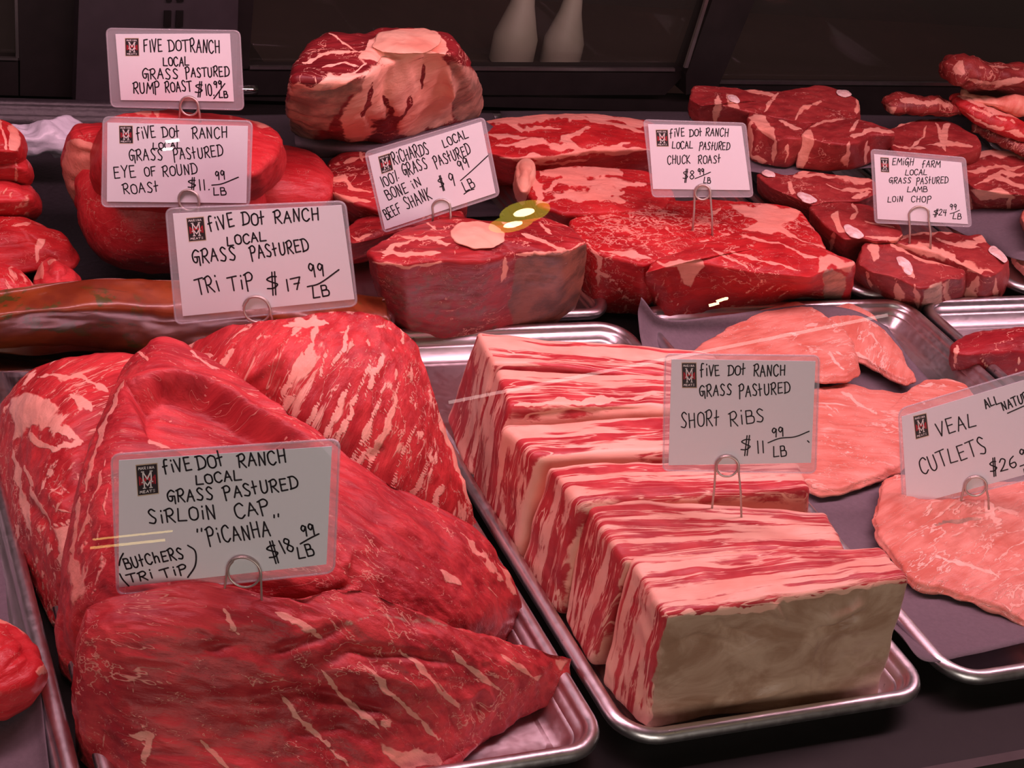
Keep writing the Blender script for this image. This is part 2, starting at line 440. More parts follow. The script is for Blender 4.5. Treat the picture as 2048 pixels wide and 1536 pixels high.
def rib_mat():
    s = NT('short_rib_meat'); g = s.attr('gc', True); uv = s.n('SeparateXYZ'); s.put(uv.inputs[0], s.attr('uvw', True))
    u, v, w = uv.outputs
    warp = s.noise(s.scale(g, (14, 30, 20)), 1.0, 3, 0.55)
    big = s.noise(s.add(s.scale(g, (5.5, 75, 8)), (0, 0, 0)), 1.0, 3, 0.5, 0.5)
    fine = s.noise(s.scale(g, (30, 190, 60)), 1.0, 5, 0.62, 0.5)
    seam = s.noise(s.scale(g, (9, 140, 14)), 1.0, 3, 0.5, 0.6)
    fat = s.step(s.math('ADD', s.math('MULTIPLY', big, 0.75), s.math('MULTIPLY', fine, 0.25)), 0.50, 0.54)
    fat = s.math('MAXIMUM', fat, s.math('SUBTRACT', 1.0, s.step(s.math('ABSOLUTE', s.math('SUBTRACT', seam, 0.5)), 0.006, 0.018)))
    rim = s.math('ADD', v, s.math('MULTIPLY', s.math('SUBTRACT', warp, 0.5), 0.22))
    fat = s.math('MAXIMUM', fat, s.step(rim, 0.87, 0.93))
    
    marb = s.step(fine, 0.60, 0.66)
    mus = s.mix(s.step(s.noise(g, 45.0, 4), 0.3, 0.7), (0.36, 0.014, 0.024), (0.54, 0.055, 0.06))
    mus = s.mix(s.math('MULTIPLY', marb, 0.55), mus, (0.70, 0.26, 0.22))
    fc = s.mix(s.step(s.noise(g, 30.0, 3), 0.35, 0.7), (0.84, 0.47, 0.36), (0.78, 0.36, 0.27))
    col = s.mix(fat, mus, fc)
    fa = s.step(s.math('ADD', s.attr('fat'), s.math('MULTIPLY', s.math('SUBTRACT', s.noise(g, 130.0, 3), 0.5), 0.5)), 0.42, 0.56)
    col = s.mix(fa, col, fc)
    # the fell on the foremost slab's front
    sk = s.step(s.math('ADD', s.attr('skin'), s.math('MULTIPLY', s.math('SUBTRACT', s.noise(g, 60.0, 4), 0.5), 0.7)), 0.42, 0.60)
    skc = s.mix(s.step(s.noise(s.scale(g, (22, 22, 34)), 1.0, 5, 0.6, 0.8), 0.36, 0.66), (0.36, 0.20, 0.13), (0.56, 0.37, 0.27))
    col = s.mix(sk, col, skc)
    h = s.math('ADD', s.math('MULTIPLY', fine, 0.7), s.math('MULTIPLY', fat, 0.3))
    s.bsdf(col, 0.45, bump=h, bstr=0.4, bdist=0.0015); return s.m
M_rib = rib_mat()

def simple(name, col, rough=0.5, metal=0.0, spec=0.5, nsc=0, namt=0.2, bstr=0.0, **kw):
    s = NT(name); tc = s.n('TexCoord').outputs['Object']
    if nsc:
        n = s.noise(tc, nsc, 4)
        s.bsdf(s.mix(n, tuple(c * (1 - namt) for c in col), tuple(min(1, c * (1 + namt)) for c in col)), rough, metal, spec, bump=n if bstr else None, bstr=bstr, **kw)
    else: s.bsdf(col, rough, metal, spec, **kw)
    return s.m
def alu():
    s = NT('aluminium'); tc = s.n('TexCoord').outputs['Object']
    n = s.noise(tc, 160.0, 4); big = s.noise(tc, 14.0, 3)
    col = s.mix(big, (0.60, 0.58, 0.60), (0.78, 0.76, 0.78))
    mk = s.step(s.noise(tc, 55.0, 5, 0.7), 0.66, 0.74)
    col = s.mix(mk, col, (0.25, 0.23, 0.23))
    s.bsdf(col, s.math('ADD', 0.24, s.math('MULTIPLY', n, 0.22)), 1.0, bump=n, bstr=0.06); return s.m
M_alu = alu()
M_black = simple('black_enamel', (0.006, 0.005, 0.005), 0.45, spec=0.25, nsc=60, namt=0.5, bstr=0.05)
M_frame = simple('black_door_frame', (0.009, 0.007, 0.007), 0.5, spec=0.3, nsc=30, namt=0.6)
M_post = simple('smoky_grey_panel', (0.034, 0.028, 0.033), 0.45, nsc=40, namt=0.35)
M_plastic = simple('black_plastic', (0.022, 0.018, 0.022), 0.42, nsc=220, namt=0.5, bstr=0.25)
M_paper = simple('dark_butcher_paper', (0.135, 0.105, 0.125), 0.8, nsc=300, namt=0.22, bstr=0.2)
M_darkpaper = simple('black_lining_paper', (0.035, 0.028, 0.034), 0.85, nsc=300, namt=0.25, bstr=0.2)
M_strip = simple('brushed_steel', (0.45, 0.42, 0.42), 0.35, 1.0, nsc=80)
M_trim = simple('dull_steel_trim', (0.06, 0.05, 0.05), 0.55, 0.7, nsc=80)
M_card = simple('white_card', (0.74, 0.75, 0.79), 0.7, nsc=500, namt=0.03)
M_ink = simple('black_marker_ink', (0.012, 0.008, 0.014), 0.5)
M_lback = simple('logo_black', (0.020, 0.012, 0.016), 0.5)
M_lwhite = simple('logo_white', (0.80, 0.78, 0.76), 0.6)
M_lred = simple('logo_red', (0.45, 0.015, 0.03), 0.6)
M_ledge = simple('logo_gold_edge', (0.50, 0.38, 0.26), 0.6)
M_wire = simple('spring_wire', (0.50, 0.44, 0.40), 0.36, 0.7)
M_chrome = simple('chrome', (0.8, 0.8, 0.82), 0.12, 1.0)
M_white = simple('white_plastic_film', (0.62, 0.62, 0.70), 0.3, nsc=90, namt=0.2, bstr=0.5)
M_bottle = simple('cream_bottle', (0.30, 0.29, 0.23), 0.5)
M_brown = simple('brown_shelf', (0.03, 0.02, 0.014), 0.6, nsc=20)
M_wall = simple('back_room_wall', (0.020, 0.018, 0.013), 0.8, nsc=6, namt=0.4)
def film(name, trans, col, glossr, fac_gloss, diff=0.15):
    s = NT(name)
    tr = s.n('BsdfTransparent'); s.put(tr.inputs[0], trans)
    df = s.n('BsdfDiffuse'); s.put(df.inputs[0], col)
    gl = s.n('BsdfGlossy'); gl.inputs['Roughness'].default_value = glossr
    m1 = s.n('MixShader'); m1.inputs[0].default_value = diff; s.t.links.new(tr.outputs[0], m1.inputs[1]); s.t.links.new(df.outputs[0], m1.inputs[2])
    fr = s.n('Fresnel'); fr.inputs[0].default_value = 1.45
    m2 = s.n('MixShader'); bf = s.n('NewGeometry').outputs['Backfacing']; s.put(m2.inputs[0], s.math('MULTIPLY', s.math('MULTIPLY', fr.outputs[0], fac_gloss), s.math('SUBTRACT', 1.0, bf))); s.t.links.new(m1.outputs[0], m2.inputs[1]); s.t.links.new(gl.outputs[0], m2.inputs[2])
    s.t.links.new(m2.outputs[0], s.out.inputs[0]); return s.m
M_pouch = film('laminate', (0.96, 0.96, 0.98), (0.80, 0.78, 0.82), 0.15, 1.0, 0.22)
M_glass = film('clear_glass', (0.985, 0.99, 0.985), (0.5, 0.5, 0.5), 0.0, 1.0, 0.0)
M_dglass = film('dusty_glass', (0.93, 0.95, 0.92), (0.45, 0.42, 0.38), 0.02, 0.5, 0.012)
M_bag = film('bag_film', (0.97, 0.96, 0.96), (0.7, 0.65, 0.65), 0.06, 1.1, 0.0)
def marin():
    s = NT('marinade'); g = s.attr('gc', True)
    n = s.noise(g, 28.0, 4, 0.6); h = s.noise(s.add(g, (3, 1, 2)), 60.0, 5, 0.65); k = s.noise(s.add(g, (7, 2, 4)), 18.0, 2)
    col = s.mix(s.step(n, 0.35, 0.65), (0.15, 0.022, 0.006), (0.25, 0.050, 0.010))
    herb = s.math('MULTIPLY', s.step(h, 0.54, 0.62), s.step(k, 0.46, 0.62))
    col = s.mix(herb, col, (0.07, 0.060, 0.008))
    s.bsdf(col, 0.4, bump=n, bstr=0.3, Coat_Weight=0.4, Coat_Roughness=0.12); return s.m
M_marin = marin()
def emit(name, col, st):
    s = NT(name); e = s.n('Emission'); s.put(e.inputs[0], col); e.inputs[1].default_value = st; s.t.links.new(e.outputs[0], s.out.inputs[0]); return s.m


# ------------------------------------------------------------------ the setting
YB = 0.965                                               # the plane of the rear doors
def struct(name, parts, mat, smooth=False):
    return tag(mesh(name, *merge(parts), mat, smooth=smooth), None, None, None, 'structure')
struct('floor', [box((-0.95, -0.066, -0.02), (1.6, YB + 0.02, 0.0))], M_black)
struct('trim_1', [box((-0.95, -0.074, -0.02), (1.6, -0.0665, 0.001))], M_trim)
def onwall(poly, y, depth): return prism([Wy(px, py, y) for px, py in poly], np.array([0, depth, 0]))
def zat(px, py, y): return Wy(px, py, y)[2]
zsill = 0.115
# the black rail under the doors, stepped
zr = zat(1140, 141, YB)
struct('wall_rear', [box((-0.9, YB + 0.004, 0.0), (2.6, YB + 0.03, zr - 0.036)), box((-0.9, YB - 0.006, 0.0), (2.6, YB + 0.004, zr - 0.062))], M_frame)
# left door, middle door, right door: frames and panes
struct('trim_2', [onwall([(478, -60), (512, -60), (497, 141), (470, 141)], YB, 0.02), onwall([(470, 138), (1380, 138), (1330, 190), (470, 190)], YB, 0.02)], M_frame)
struct('trim_3', [onwall([(500, 133), (1350, 137), (1350, 143), (500, 139)], YB - 0.003, 0.004)], M_strip)
struct('trim_4', [onwall([(1372, 150), (1446, -60), (1535, -60), (1436, 175), (1372, 190)], YB - 0.012, 0.03)], M_frame)
struct('trim_5', [onwall([(1436, 162), (2500, 171), (2500, 177), (1436, 168)], YB - 0.003, 0.004)], M_strip)
struct('trim_6', [onwall([(1400, 170), (2500, 178), (2500, 260), (1400, 240)], YB, 0.02), onwall([(34, -60), (152, -60), (150, 262), (38, 262)], YB, 0.02), onwall([(-200, 117), (40, 121), (40, 200), (-200, 200)], YB, 0.02)], M_frame)
struct('trim_7', [onwall([(-200, 110), (36, 116), (36, 121), (-200, 115)], YB - 0.003, 0.004), onwall([(28, -60), (34, -60), (38, 116), (32, 116)], YB - 0.003, 0.004)], M_strip)
struct('trim_9', [onwall([(1430, -60), (1436, -60), (1376, 136), (1369, 136)], YB - 0.016, 0.004)], M_strip)
struct('trim_8', [onwall([(160, -60), (478, -60), (470, 300), (148, 300)], YB - 0.02, 0.03)], M_post)
g1 = struct('window_1', [onwall([(500, -60), (1440, -60), (1375, 139), (494, 137)], YB + 0.008, 0.004)], M_dglass)
g2 = struct('window_2', [onwall([(1500, -60), (2500, -60), (2500, 176), (1430, 166)], YB + 0.008, 0.004)], M_dglass)
g3 = struct('window_3', [onwall([(-250, -60), (36, -60), (36, 118), (-250, 113)], YB + 0.008, 0.004)], M_dglass)
# slots in the grey panel
for nm, q in (('slot', [(330, 22), (343, 22), (342, 54), (328, 54)]), ('slot', [(353, 22), (367, 22), (366, 54), (352, 54)])):
    pass
tag(mesh('vent_plate', *merge([onwall(q, YB - 0.0225, 0.002) for q in ([(329, 22), (343, 22), (342, 54), (328, 54)], [(353, 22), (367, 22), (366, 54), (351, 54)], [(334, -20), (345, -20), (344, 4), (333, 4)], [(355, -20), (368, -20), (367, 4), (354, 4)])]), M_black, smooth=False), 'dark slotted vent on the smoky grey rear panel above the topmost price sign', 'vent')
# chrome latch on the door stile
a = Wy(476, 180, YB - 0.03); b = Wy(514, 180, YB - 0.03)
v = tube([a, a * .5 + b * .5, b], 0.0052, 16)
tag(mesh('door_latch', *v, M_chrome), 'small chrome barrel latch on the black rear door frame, right of the highest sign', 'latch')
# beyond the rear doors: a dim wall, a shelf and two pale bottles
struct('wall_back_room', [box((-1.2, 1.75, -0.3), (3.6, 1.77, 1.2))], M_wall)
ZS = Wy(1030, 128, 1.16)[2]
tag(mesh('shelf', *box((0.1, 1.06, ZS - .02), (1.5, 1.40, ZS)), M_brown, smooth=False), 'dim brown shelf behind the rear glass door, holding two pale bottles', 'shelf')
def bottle(px, py, sc_, lab):
    c = Wy(px, py, 1.16); c[2] = ZS + .0005
    h = np.array([(0, .0), (.050, .0), (.054, .006), (.054, .07), (.046, .095), (.030, .15), (.022, .20), (.020, .28), (.024, .285), (.024, .31), (0, .31)]) * sc_
    n = 32; V = []; Q = []
    for r, z in h:
        for k in range(n): V.append((c[0] + r * math.cos(2 * math.pi * k / n), c[1] + r * math.sin(2 * math.pi * k / n), c[2] + z))
    for i in range(len(h) - 1):
        for k in range(n): Q.append((i * n + k, i * n + (k + 1) % n, (i + 1) * n + (k + 1) % n, (i + 1) * n + k))
    return tag(mesh('bottle', V, Q, [], M_bottle), lab, 'bottle', 'pale bottles behind the rear glass')
bottle(1024, 110, 0.52, 'pale long-necked bottle behind the rear glass, the one nearer the knuckle-topped shank')
bottle(1122, 110, 0.48, 'pale long-necked bottle behind the rear glass, the one nearer the slanted stile')

# the slanted front glass of the case; the photograph is taken through it
th = math.radians(52); g0 = np.array([0, -0.150, -0.03]); gu = np.array([0, math.cos(th), math.sin(th)]); gn = np.array([0, -math.sin(th), math.cos(th)])
gl_ = 0.84
struct('window_4', [prism([g0 + [-1.6, 0, 0], g0 + [2.6, 0, 0], g0 + [2.6, 0, 0] + gu * gl_, g0 + [-1.6, 0, 0] + gu * gl_], gn * 0.0001)], M_glass)
# lamps of the shop behind the viewer and one added bar; the glass mirrors them
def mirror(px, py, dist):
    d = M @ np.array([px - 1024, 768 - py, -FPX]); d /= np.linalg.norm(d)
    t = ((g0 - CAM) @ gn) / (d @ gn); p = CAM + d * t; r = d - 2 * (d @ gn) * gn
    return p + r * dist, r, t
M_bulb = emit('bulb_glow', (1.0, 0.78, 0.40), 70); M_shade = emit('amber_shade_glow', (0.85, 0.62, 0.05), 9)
M_streak = emit('streak_glow', (1.0, 0.72, 0.68), 9); M_led = emit('led_glow', (1.0, 0.70, 0.22), 12); M_spot = emit('spot_glow', (1.0, 0.93, 0.82), 40)
def ellipsoid(c, r, seg=24, rings=12):
    V = []; Q = []
    for i in range(rings + 1):
        a = math.pi * i / rings
        for k in range(seg):
            b = 2 * math.pi * k / seg; V.append((c[0] + r[0] * math.sin(a) * math.cos(b), c[1] + r[1] * math.sin(a) * math.sin(b), c[2] + r[2] * math.cos(a)))
    for i in range(rings):
        for k in range(seg): Q.append((i * seg + k, (i + 1) * seg + k, (i + 1) * seg + (k + 1) % seg, i * seg + (k + 1) % seg))
    return np.array(V), np.array(Q), np.zeros((0, 3), int)
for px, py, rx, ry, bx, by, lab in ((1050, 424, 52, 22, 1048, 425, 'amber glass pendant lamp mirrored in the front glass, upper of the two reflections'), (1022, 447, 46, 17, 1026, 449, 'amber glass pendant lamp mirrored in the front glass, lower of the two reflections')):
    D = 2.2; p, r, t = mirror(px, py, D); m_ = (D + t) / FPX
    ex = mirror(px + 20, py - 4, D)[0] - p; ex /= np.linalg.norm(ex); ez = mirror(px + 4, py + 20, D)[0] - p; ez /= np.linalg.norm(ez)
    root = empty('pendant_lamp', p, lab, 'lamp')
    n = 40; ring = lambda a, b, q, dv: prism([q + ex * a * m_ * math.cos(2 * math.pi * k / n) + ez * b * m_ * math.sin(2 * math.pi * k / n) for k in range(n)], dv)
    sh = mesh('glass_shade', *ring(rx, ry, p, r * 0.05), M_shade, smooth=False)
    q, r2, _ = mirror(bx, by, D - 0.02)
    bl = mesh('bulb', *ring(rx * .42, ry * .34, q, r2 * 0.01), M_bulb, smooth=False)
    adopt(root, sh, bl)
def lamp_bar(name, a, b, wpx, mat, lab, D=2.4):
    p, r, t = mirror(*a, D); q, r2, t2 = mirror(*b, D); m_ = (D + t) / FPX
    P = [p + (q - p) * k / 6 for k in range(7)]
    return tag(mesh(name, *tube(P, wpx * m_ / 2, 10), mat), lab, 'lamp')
lamp_bar('streak_bar', (897, 805), (1775, 630), 7, M_streak, 'glowing bar added so that the front glass shows a long pale edge streak')  # added glowing bar; its reflection stands in for a glass edge catching light
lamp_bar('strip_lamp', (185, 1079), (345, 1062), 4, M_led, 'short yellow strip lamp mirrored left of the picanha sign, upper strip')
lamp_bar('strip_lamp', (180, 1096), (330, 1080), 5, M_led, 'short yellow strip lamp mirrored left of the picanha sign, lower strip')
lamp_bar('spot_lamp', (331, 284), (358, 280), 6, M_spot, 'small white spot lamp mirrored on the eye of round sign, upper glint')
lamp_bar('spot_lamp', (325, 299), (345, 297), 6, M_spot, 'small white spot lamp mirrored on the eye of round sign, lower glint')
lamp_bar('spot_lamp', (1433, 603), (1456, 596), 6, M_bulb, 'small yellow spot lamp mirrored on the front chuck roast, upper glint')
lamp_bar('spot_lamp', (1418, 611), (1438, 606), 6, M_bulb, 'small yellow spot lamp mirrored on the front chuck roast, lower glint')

# ------------------------------------------------------------------ trays
def rrect(x0, y0, x1, y1, r, k=8):
    P = []
    for cx, cy, a0 in ((x1 - r, y1 - r, 0), (x0 + r, y1 - r, 90), (x0 + r, y0 + r, 180), (x1 - r, y0 + r, 270)):
        for i in range(k + 1):
            a = math.radians(a0 + 90 * i / k); P.append((cx + r * math.cos(a), cy + r * math.sin(a)))
    return np.array(P)
def pan(name, x0, y0, x1, y1, label, mat=M_alu, h=0.024, rim=0.0052, slope=0.012, r=0.03, lip=True, rot=0, cat='tray', z0=0.0):
    prof = []                                            # (inset from the outer edge, height)
    prof += [(rim * 2 + slope + 0.012, 0.0006), (rim * 2 + slope + 0.003, 0.0006), (rim * 2 + slope * .7, 0.003), (rim * 2 + slope * .35, h * .5), (rim * 2 + 0.001, h - rim * 1.2)]
    for i in range(9):
        a = math.radians(0 + 30 * i - 10); prof.append((rim - rim * math.cos(a) * -1 - 0 if False else rim + rim * math.cos(a), h - rim + rim * math.sin(a)))
    prof += [(rim * 1.2, h - 2.0 * rim)]
    prof += [(rim * 2 + 0.004, h - 2.2 * rim), (rim * 2 + slope * .35 + .002, h * .5 - .001), (rim * 2 + slope * .7 + .002, 0.0012), (rim * 2 + slope + 0.012, 0.0)]
    rings = []
    for ins, z in prof:
        P = rrect(x0 + ins, y0 + ins, x1 - ins, y1 - ins, max(0.004, r - ins)); rings.append(np.column_stack([P, np.full(len(P), z + z0)]))
    n = len(rings[0]); V = np.concatenate(rings + [np.array([[(x0 + x1) / 2, (y0 + y1) / 2, 0.0006 + z0], [(x0 + x1) / 2, (y0 + y1) / 2, 0.0 + z0]])])
    i = np.arange(n); j = (i + 1) % n; R = len(rings)
    Q = np.concatenate([np.stack([k * n + j, k * n + i, (k + 1) * n + i, (k + 1) * n + j], 1) for k in range(R - 1)])
    T = np.concatenate([np.stack([i, j, np.full(n, R * n)], 1), np.stack([(R - 1) * n + j, (R - 1) * n + i, np.full(n, R * n + 1)], 1)])
    c = np.array([(x0 + x1) / 2, (y0 + y1) / 2, 0]); a = math.radians(rot); Rz = np.array([[math.cos(a), -math.sin(a), 0], [math.sin(a), math.cos(a), 0], [0, 0, 1]])
    V = (V - c) @ Rz.T + c
    return tag(mesh(name, V, Q, T, mat), label, cat)
pan('sheet_pan', -0.308, -0.030, -0.010, 0.452, 'aluminium pan under the big picanha roast and both tri-tips')
pan('sheet_pan', -0.003, -0.027, 0.234, 0.458, 'aluminium pan holding the row of short rib slabs')
pan('sheet_pan', 0.252, -0.020, 0.560, 0.482, 'aluminium pan lined with dark paper under the veal cutlets')
pan('sheet_pan', 0.568, 0.000, 0.830, 0.480, 'aluminium pan with the single dark red fillet, at the right edge')
pan('sheet_pan', -0.570, -0.030, -0.316, 0.452, 'aluminium pan at the far left front, under the cut-off roast')
pan('sheet_pan', -0.050, 0.470, 0.236, 0.880, 'aluminium pan under the front bone-in beef shank')
pan('sheet_pan', 0.243, 0.490, 0.500, 0.900, 'aluminium pan under the chuck roasts')
pan('sheet_pan', 0.508, 0.488, 0.700, 0.900, 'aluminium pan under the lamb loin chops')
pan('sheet_pan', 0.708, 0.488, 0.960, 0.900, 'aluminium pan at the far right edge, with pale pink ground meat')
pan('plastic_tray', -0.262, 0.470, -0.058, 0.860, 'black plastic tray under the rump and round roasts', M_plastic, h=0.045, rim=0.006, slope=0.008, r=0.02)
pan('plastic_tray', -0.520, 0.470, -0.268, 0.860, 'black plastic tray at the far left under the pile of cut-off roasts', M_plastic, h=0.045, rim=0.006, slope=0.008, r=0.02)

# ------------------------------------------------------------------ sheets of dark paper
def sheet(rows, label, nu=8, nv=8, noise=0.0012, mat=None, name='butcher_paper', cat='paper'):
    G = gridpts(rows, nu, nv); R, K = G.shape[:2]; V = G.reshape(-1, 3).copy()
    V[:, 2] += noise * (0.5 + fbm(V * 25, 2, 5))
    idx = np.arange(R * K).reshape(R, K)
    Q = np.stack([idx[:-1, :-1], idx[1:, :-1], idx[1:, 1:], idx[:-1, 1:]], -1).reshape(-1, 4)
    n = len(V); V2 = V - [0, 0, 0.0005]
    lp = np.concatenate([idx[0, :-1], idx[:-1, -1], idx[-1, :0:-1], idx[:0:-1, 0]]); l2 = np.roll(lp, -1)
    Q = np.concatenate([Q, Q[:, ::-1] + n, np.stack([lp, l2, l2 + n, lp + n], 1)])
    return tag(mesh(name, np.concatenate([V, V2]), Q, [], mat or M_paper), label, cat)
Z = 0.0045
sheet([[(1282, 596, .060), (1330, 640, .034), (1450, 632, .032), (1600, 612, .030), (1700, 620, .028), (1775, 655, .022)],
       [(1276, 640, .040), (1330, 672, .020), (1480, 680, .012), (1620, 680, .010), (1740, 690, .008), (1830, 730, .010)],
       [(1300, 730, .016), (1380, 740, .008), (1500, 760, Z), (1660, 770, Z), (1800, 780, Z), (1920, 810, .010)],
       [(1420, 900, .012), (1500, 900, Z), (1640, 900, Z), (1800, 900, Z), (1960, 900, Z), (2120, 930, .010)],
       [(1600, 1080, .010), (1680, 1080, .006), (1800, 1080, Z), (1950, 1080, Z), (2120, 1080, Z), (2320, 1080, .010)],
       [(1720, 1200, .016), (1790, 1220, .012), (1890, 1215, .010), (2040, 1200, .008), (2500, 1180, .008), (2380, 1160, .012)],
       [(1800, 1270, .026), (1850, 1322, .024), (1940, 1310, .020), (2060, 1282, .018), (2220, 1240, .016), (2420, 1200, .018)]],
      'dark grey butcher paper under the veal cutlets, curling up at its rear left corner')
sheet([[(-140, 1080, .006), (-60, 1085, .010), (20, 1088, .016), (28, 1088, .018)], [(-140, 1300, .005), (-60, 1300, .005), (40, 1300, .010), (70, 1300, .018)], [(-140, 1500, .005), (-40, 1500, .005), (60, 1500, .010), (94, 1500, .018)], [(-140, 1640, .005), (-20, 1640, .005), (80, 1640, .010), (112, 1640, .016)]],
      'dark grey butcher paper under the cut-off roast at the lower left')
sheet([[(455, 232, .030), (700, 228, .030), (985, 226, .030)], [(470, 262, .026), (700, 258, .026), (1000, 252, .026)], [(500, 330, .008), (700, 330, .006), (1050, 320, .008)], [(560, 440, .006), (760, 440, .006), (1080, 430, .006)]], 'black paper lining the rear of the shank pan', mat=M_darkpaper)
sheet([[(1000, 222, .030), (1180, 222, .030), (1375, 224, .030)], [(1010, 246, .027), (1180, 246, .027), (1380, 246, .027)], [(1060, 320, .008), (1200, 320, .006), (1370, 320, .008)]], 'black paper lining the rear of the chuck pan', mat=M_darkpaper)
sheet([[(1390, 222, .030), (1580, 226, .030), (1780, 232, .030), (2090, 238, .030)], [(1400, 248, .027), (1580, 250, .027), (1790, 256, .027), (2110, 262, .027)], [(1480, 330, .008), (1640, 330, .006), (1860, 330, .006), (2160, 340, .01)], [(1540, 400, .006), (1700, 400, .006), (1940, 400, .006), (2200, 410, .006)]], 'black paper lining the rear of the lamb pans', mat=M_darkpaper)

# ------------------------------------------------------------------ the front left pan: tri-tips and the picanha
def L(w, *pts): return ('fat', 'line', pts, w)
def K(w, depth, *pts): return ('cut', 'line', pts, w, depth)
def A(k, w, *pts): return (k, 'poly', pts, w)
rnd = random.Random(3)
def hairs(n, box_, ang, ln, w, jit=12):
    """short fat threads running with the grain inside a box of the surface"""
    out = []
    for _ in range(n):
        x = rnd.uniform(box_[0], box_[2]); y = rnd.uniform(box_[1], box_[3]); a = math.radians(ang + rnd.uniform(-jit, jit)); l = ln * rnd.uniform(0.5, 1.5)
        b = a + math.radians(rnd.uniform(-10, 10))
        m = (x + math.cos(a) * l / 2, y + math.sin(a) * l / 2); e = (m[0] + math.cos(b) * l / 2, m[1] + math.sin(b) * l / 2)
        out.append(L(w * rnd.uniform(0.5, 1.1), (x, y), m, e) + (rnd.uniform(.5, .75),))
    return out

o = drape('tri_tip_roast', M_tritip, [
    [(360, 700, .105), (450, 655, .135), (560, 636, .15), (690, 624, .158), (775, 642, .152), (838, 695, .135)],
    [(375, 760, .105), (470, 722, .132), (580, 708, .145), (690, 712, .147), (795, 738, .135), (872, 800, .105)],
    [(420, 850, .088), (520, 830, .108), (630, 848, .115), (725, 860, .112), (825, 880, .098), (908, 910, .065)],
    [(480, 960, .06), (600, 960, .075), (700, 985, .075), (800, 1000, .065), (890, 1012, .048), (950, 1030, .028)],
    [(520, 1080, .02), (640, 1090, .02), (740, 1100, .02), (830, 1110, .018), (905, 1110, .014), (970, 1096, .010)]],
    nu=26, nv=24, ops=[
    L(9, (570, 650), (620, 645), (650, 650)), L(8, (632, 655), (618, 700), (590, 745), (560, 800)), L(4, (700, 640), (688, 700), (660, 740)),
    L(9, (768, 700), (752, 740), (733, 790)), L(5, (740, 720), (700, 830), (650, 930)), L(4, (655, 700), (640, 760)),
    L(6, (590, 790), (560, 830), (545, 850)), L(4, (640, 800), (610, 860), (600, 900)), L(5, (700, 760), (660, 850), (620, 940)),
    L(4, (760, 800), (720, 890), (690, 960)), L(5, (800, 760), (770, 860), (730, 960)), L(4, (840, 830), (800, 920), (770, 1000)), L(6, (745, 895), (720, 930), (715, 950)),
    L(8, (880, 970), (868, 1000), (862, 1025)), L(5, (850, 930), (835, 980), (810, 1010)), L(5, (880, 830), (915, 930), (945, 1010)),
    L(4, (470, 700), (440, 730)), L(5, (405, 705), (425, 712)), L(3, (500, 760), (470, 800)),
    K(16, -.004, (560, 745), (545, 800), (530, 850)), K(8, -.002, (770, 890), (740, 920)), K(10, .003, (590, 660), (560, 720), (470, 770)),
    *hairs(26, (600, 720, 900, 1020), 112, 55, 1.8, 8), *hairs(8, (430, 700, 560, 820), 130, 30, 1.6)],
    noise=(.0022, 45), grain=((760, 700, .145), (650, 950, .07)), crease=(.0016, 12, 90, 70), seed=4)
tag(o, 'raw tri-tip roast with pale fat streaks, leaning behind the picanha below its price sign', 'meat', 'tri-tip roasts')

o = drape('tri_tip_roast', M_tritip, [
    [(6, 795, .06), (66, 738, .085), (140, 716, .10), (250, 708, .108), (330, 720, .108)],
    [(3, 825, .06), (58, 800, .088), (140, 790, .105), (230, 800, .108), (320, 830, .10)],
    [(18, 900, .052), (72, 900, .078), (140, 900, .094), (210, 920, .09), (300, 950, .08)],
    [(36, 1010, .042), (84, 1010, .066), (135, 1020, .077), (190, 1040, .075), (280, 1060, .06)],
    [(62, 1100, .030), (95, 1112, .05), (130, 1118, .06), (170, 1125, .055), (250, 1125, .04)],
    [(98, 1222, .012), (110, 1230, .016), (122, 1230, .016), (140, 1215, .015), (175, 1200, .015)]],
    nu=22, nv=20, bul=.05, ops=[
    A('fat', 16, (18, 800), (50, 780), (85, 800), (130, 830), (120, 860), (60, 850), (40, 880)), L(10, (60, 830), (110, 860), (160, 880)), L(6, (70, 755), (160, 750), (215, 780)),
    L(8, (140, 790), (175, 812), (180, 830)), L(6, (50, 930), (65, 980), (95, 1030), (105, 1060)), L(5, (30, 900), (45, 1000), (70, 1080)), L(8, (105, 1050), (130, 1045), (150, 1035)),
    L(7, (60, 870), (110, 900), (170, 880)), A('fat', 14, (110, 1060), (145, 1045), (150, 1090), (120, 1120)),
    K(10, -.003, (50, 1000), (80, 1030), (100, 1060)), K(14, .003, (85, 980), (120, 1000), (140, 1030)), *hairs(22, (60, 920, 160, 1060), 30, 40, 2.4), *hairs(16, (70, 730, 220, 800), 20, 30, 2.0)],
    noise=(.0025, 45), grain=20, crease=(.0016, 20, 90, 60), seed=9)
tag(o, 'raw tri-tip roast with a pale fat corner, left of the picanha below the marinated pack', 'meat', 'tri-tip roasts')

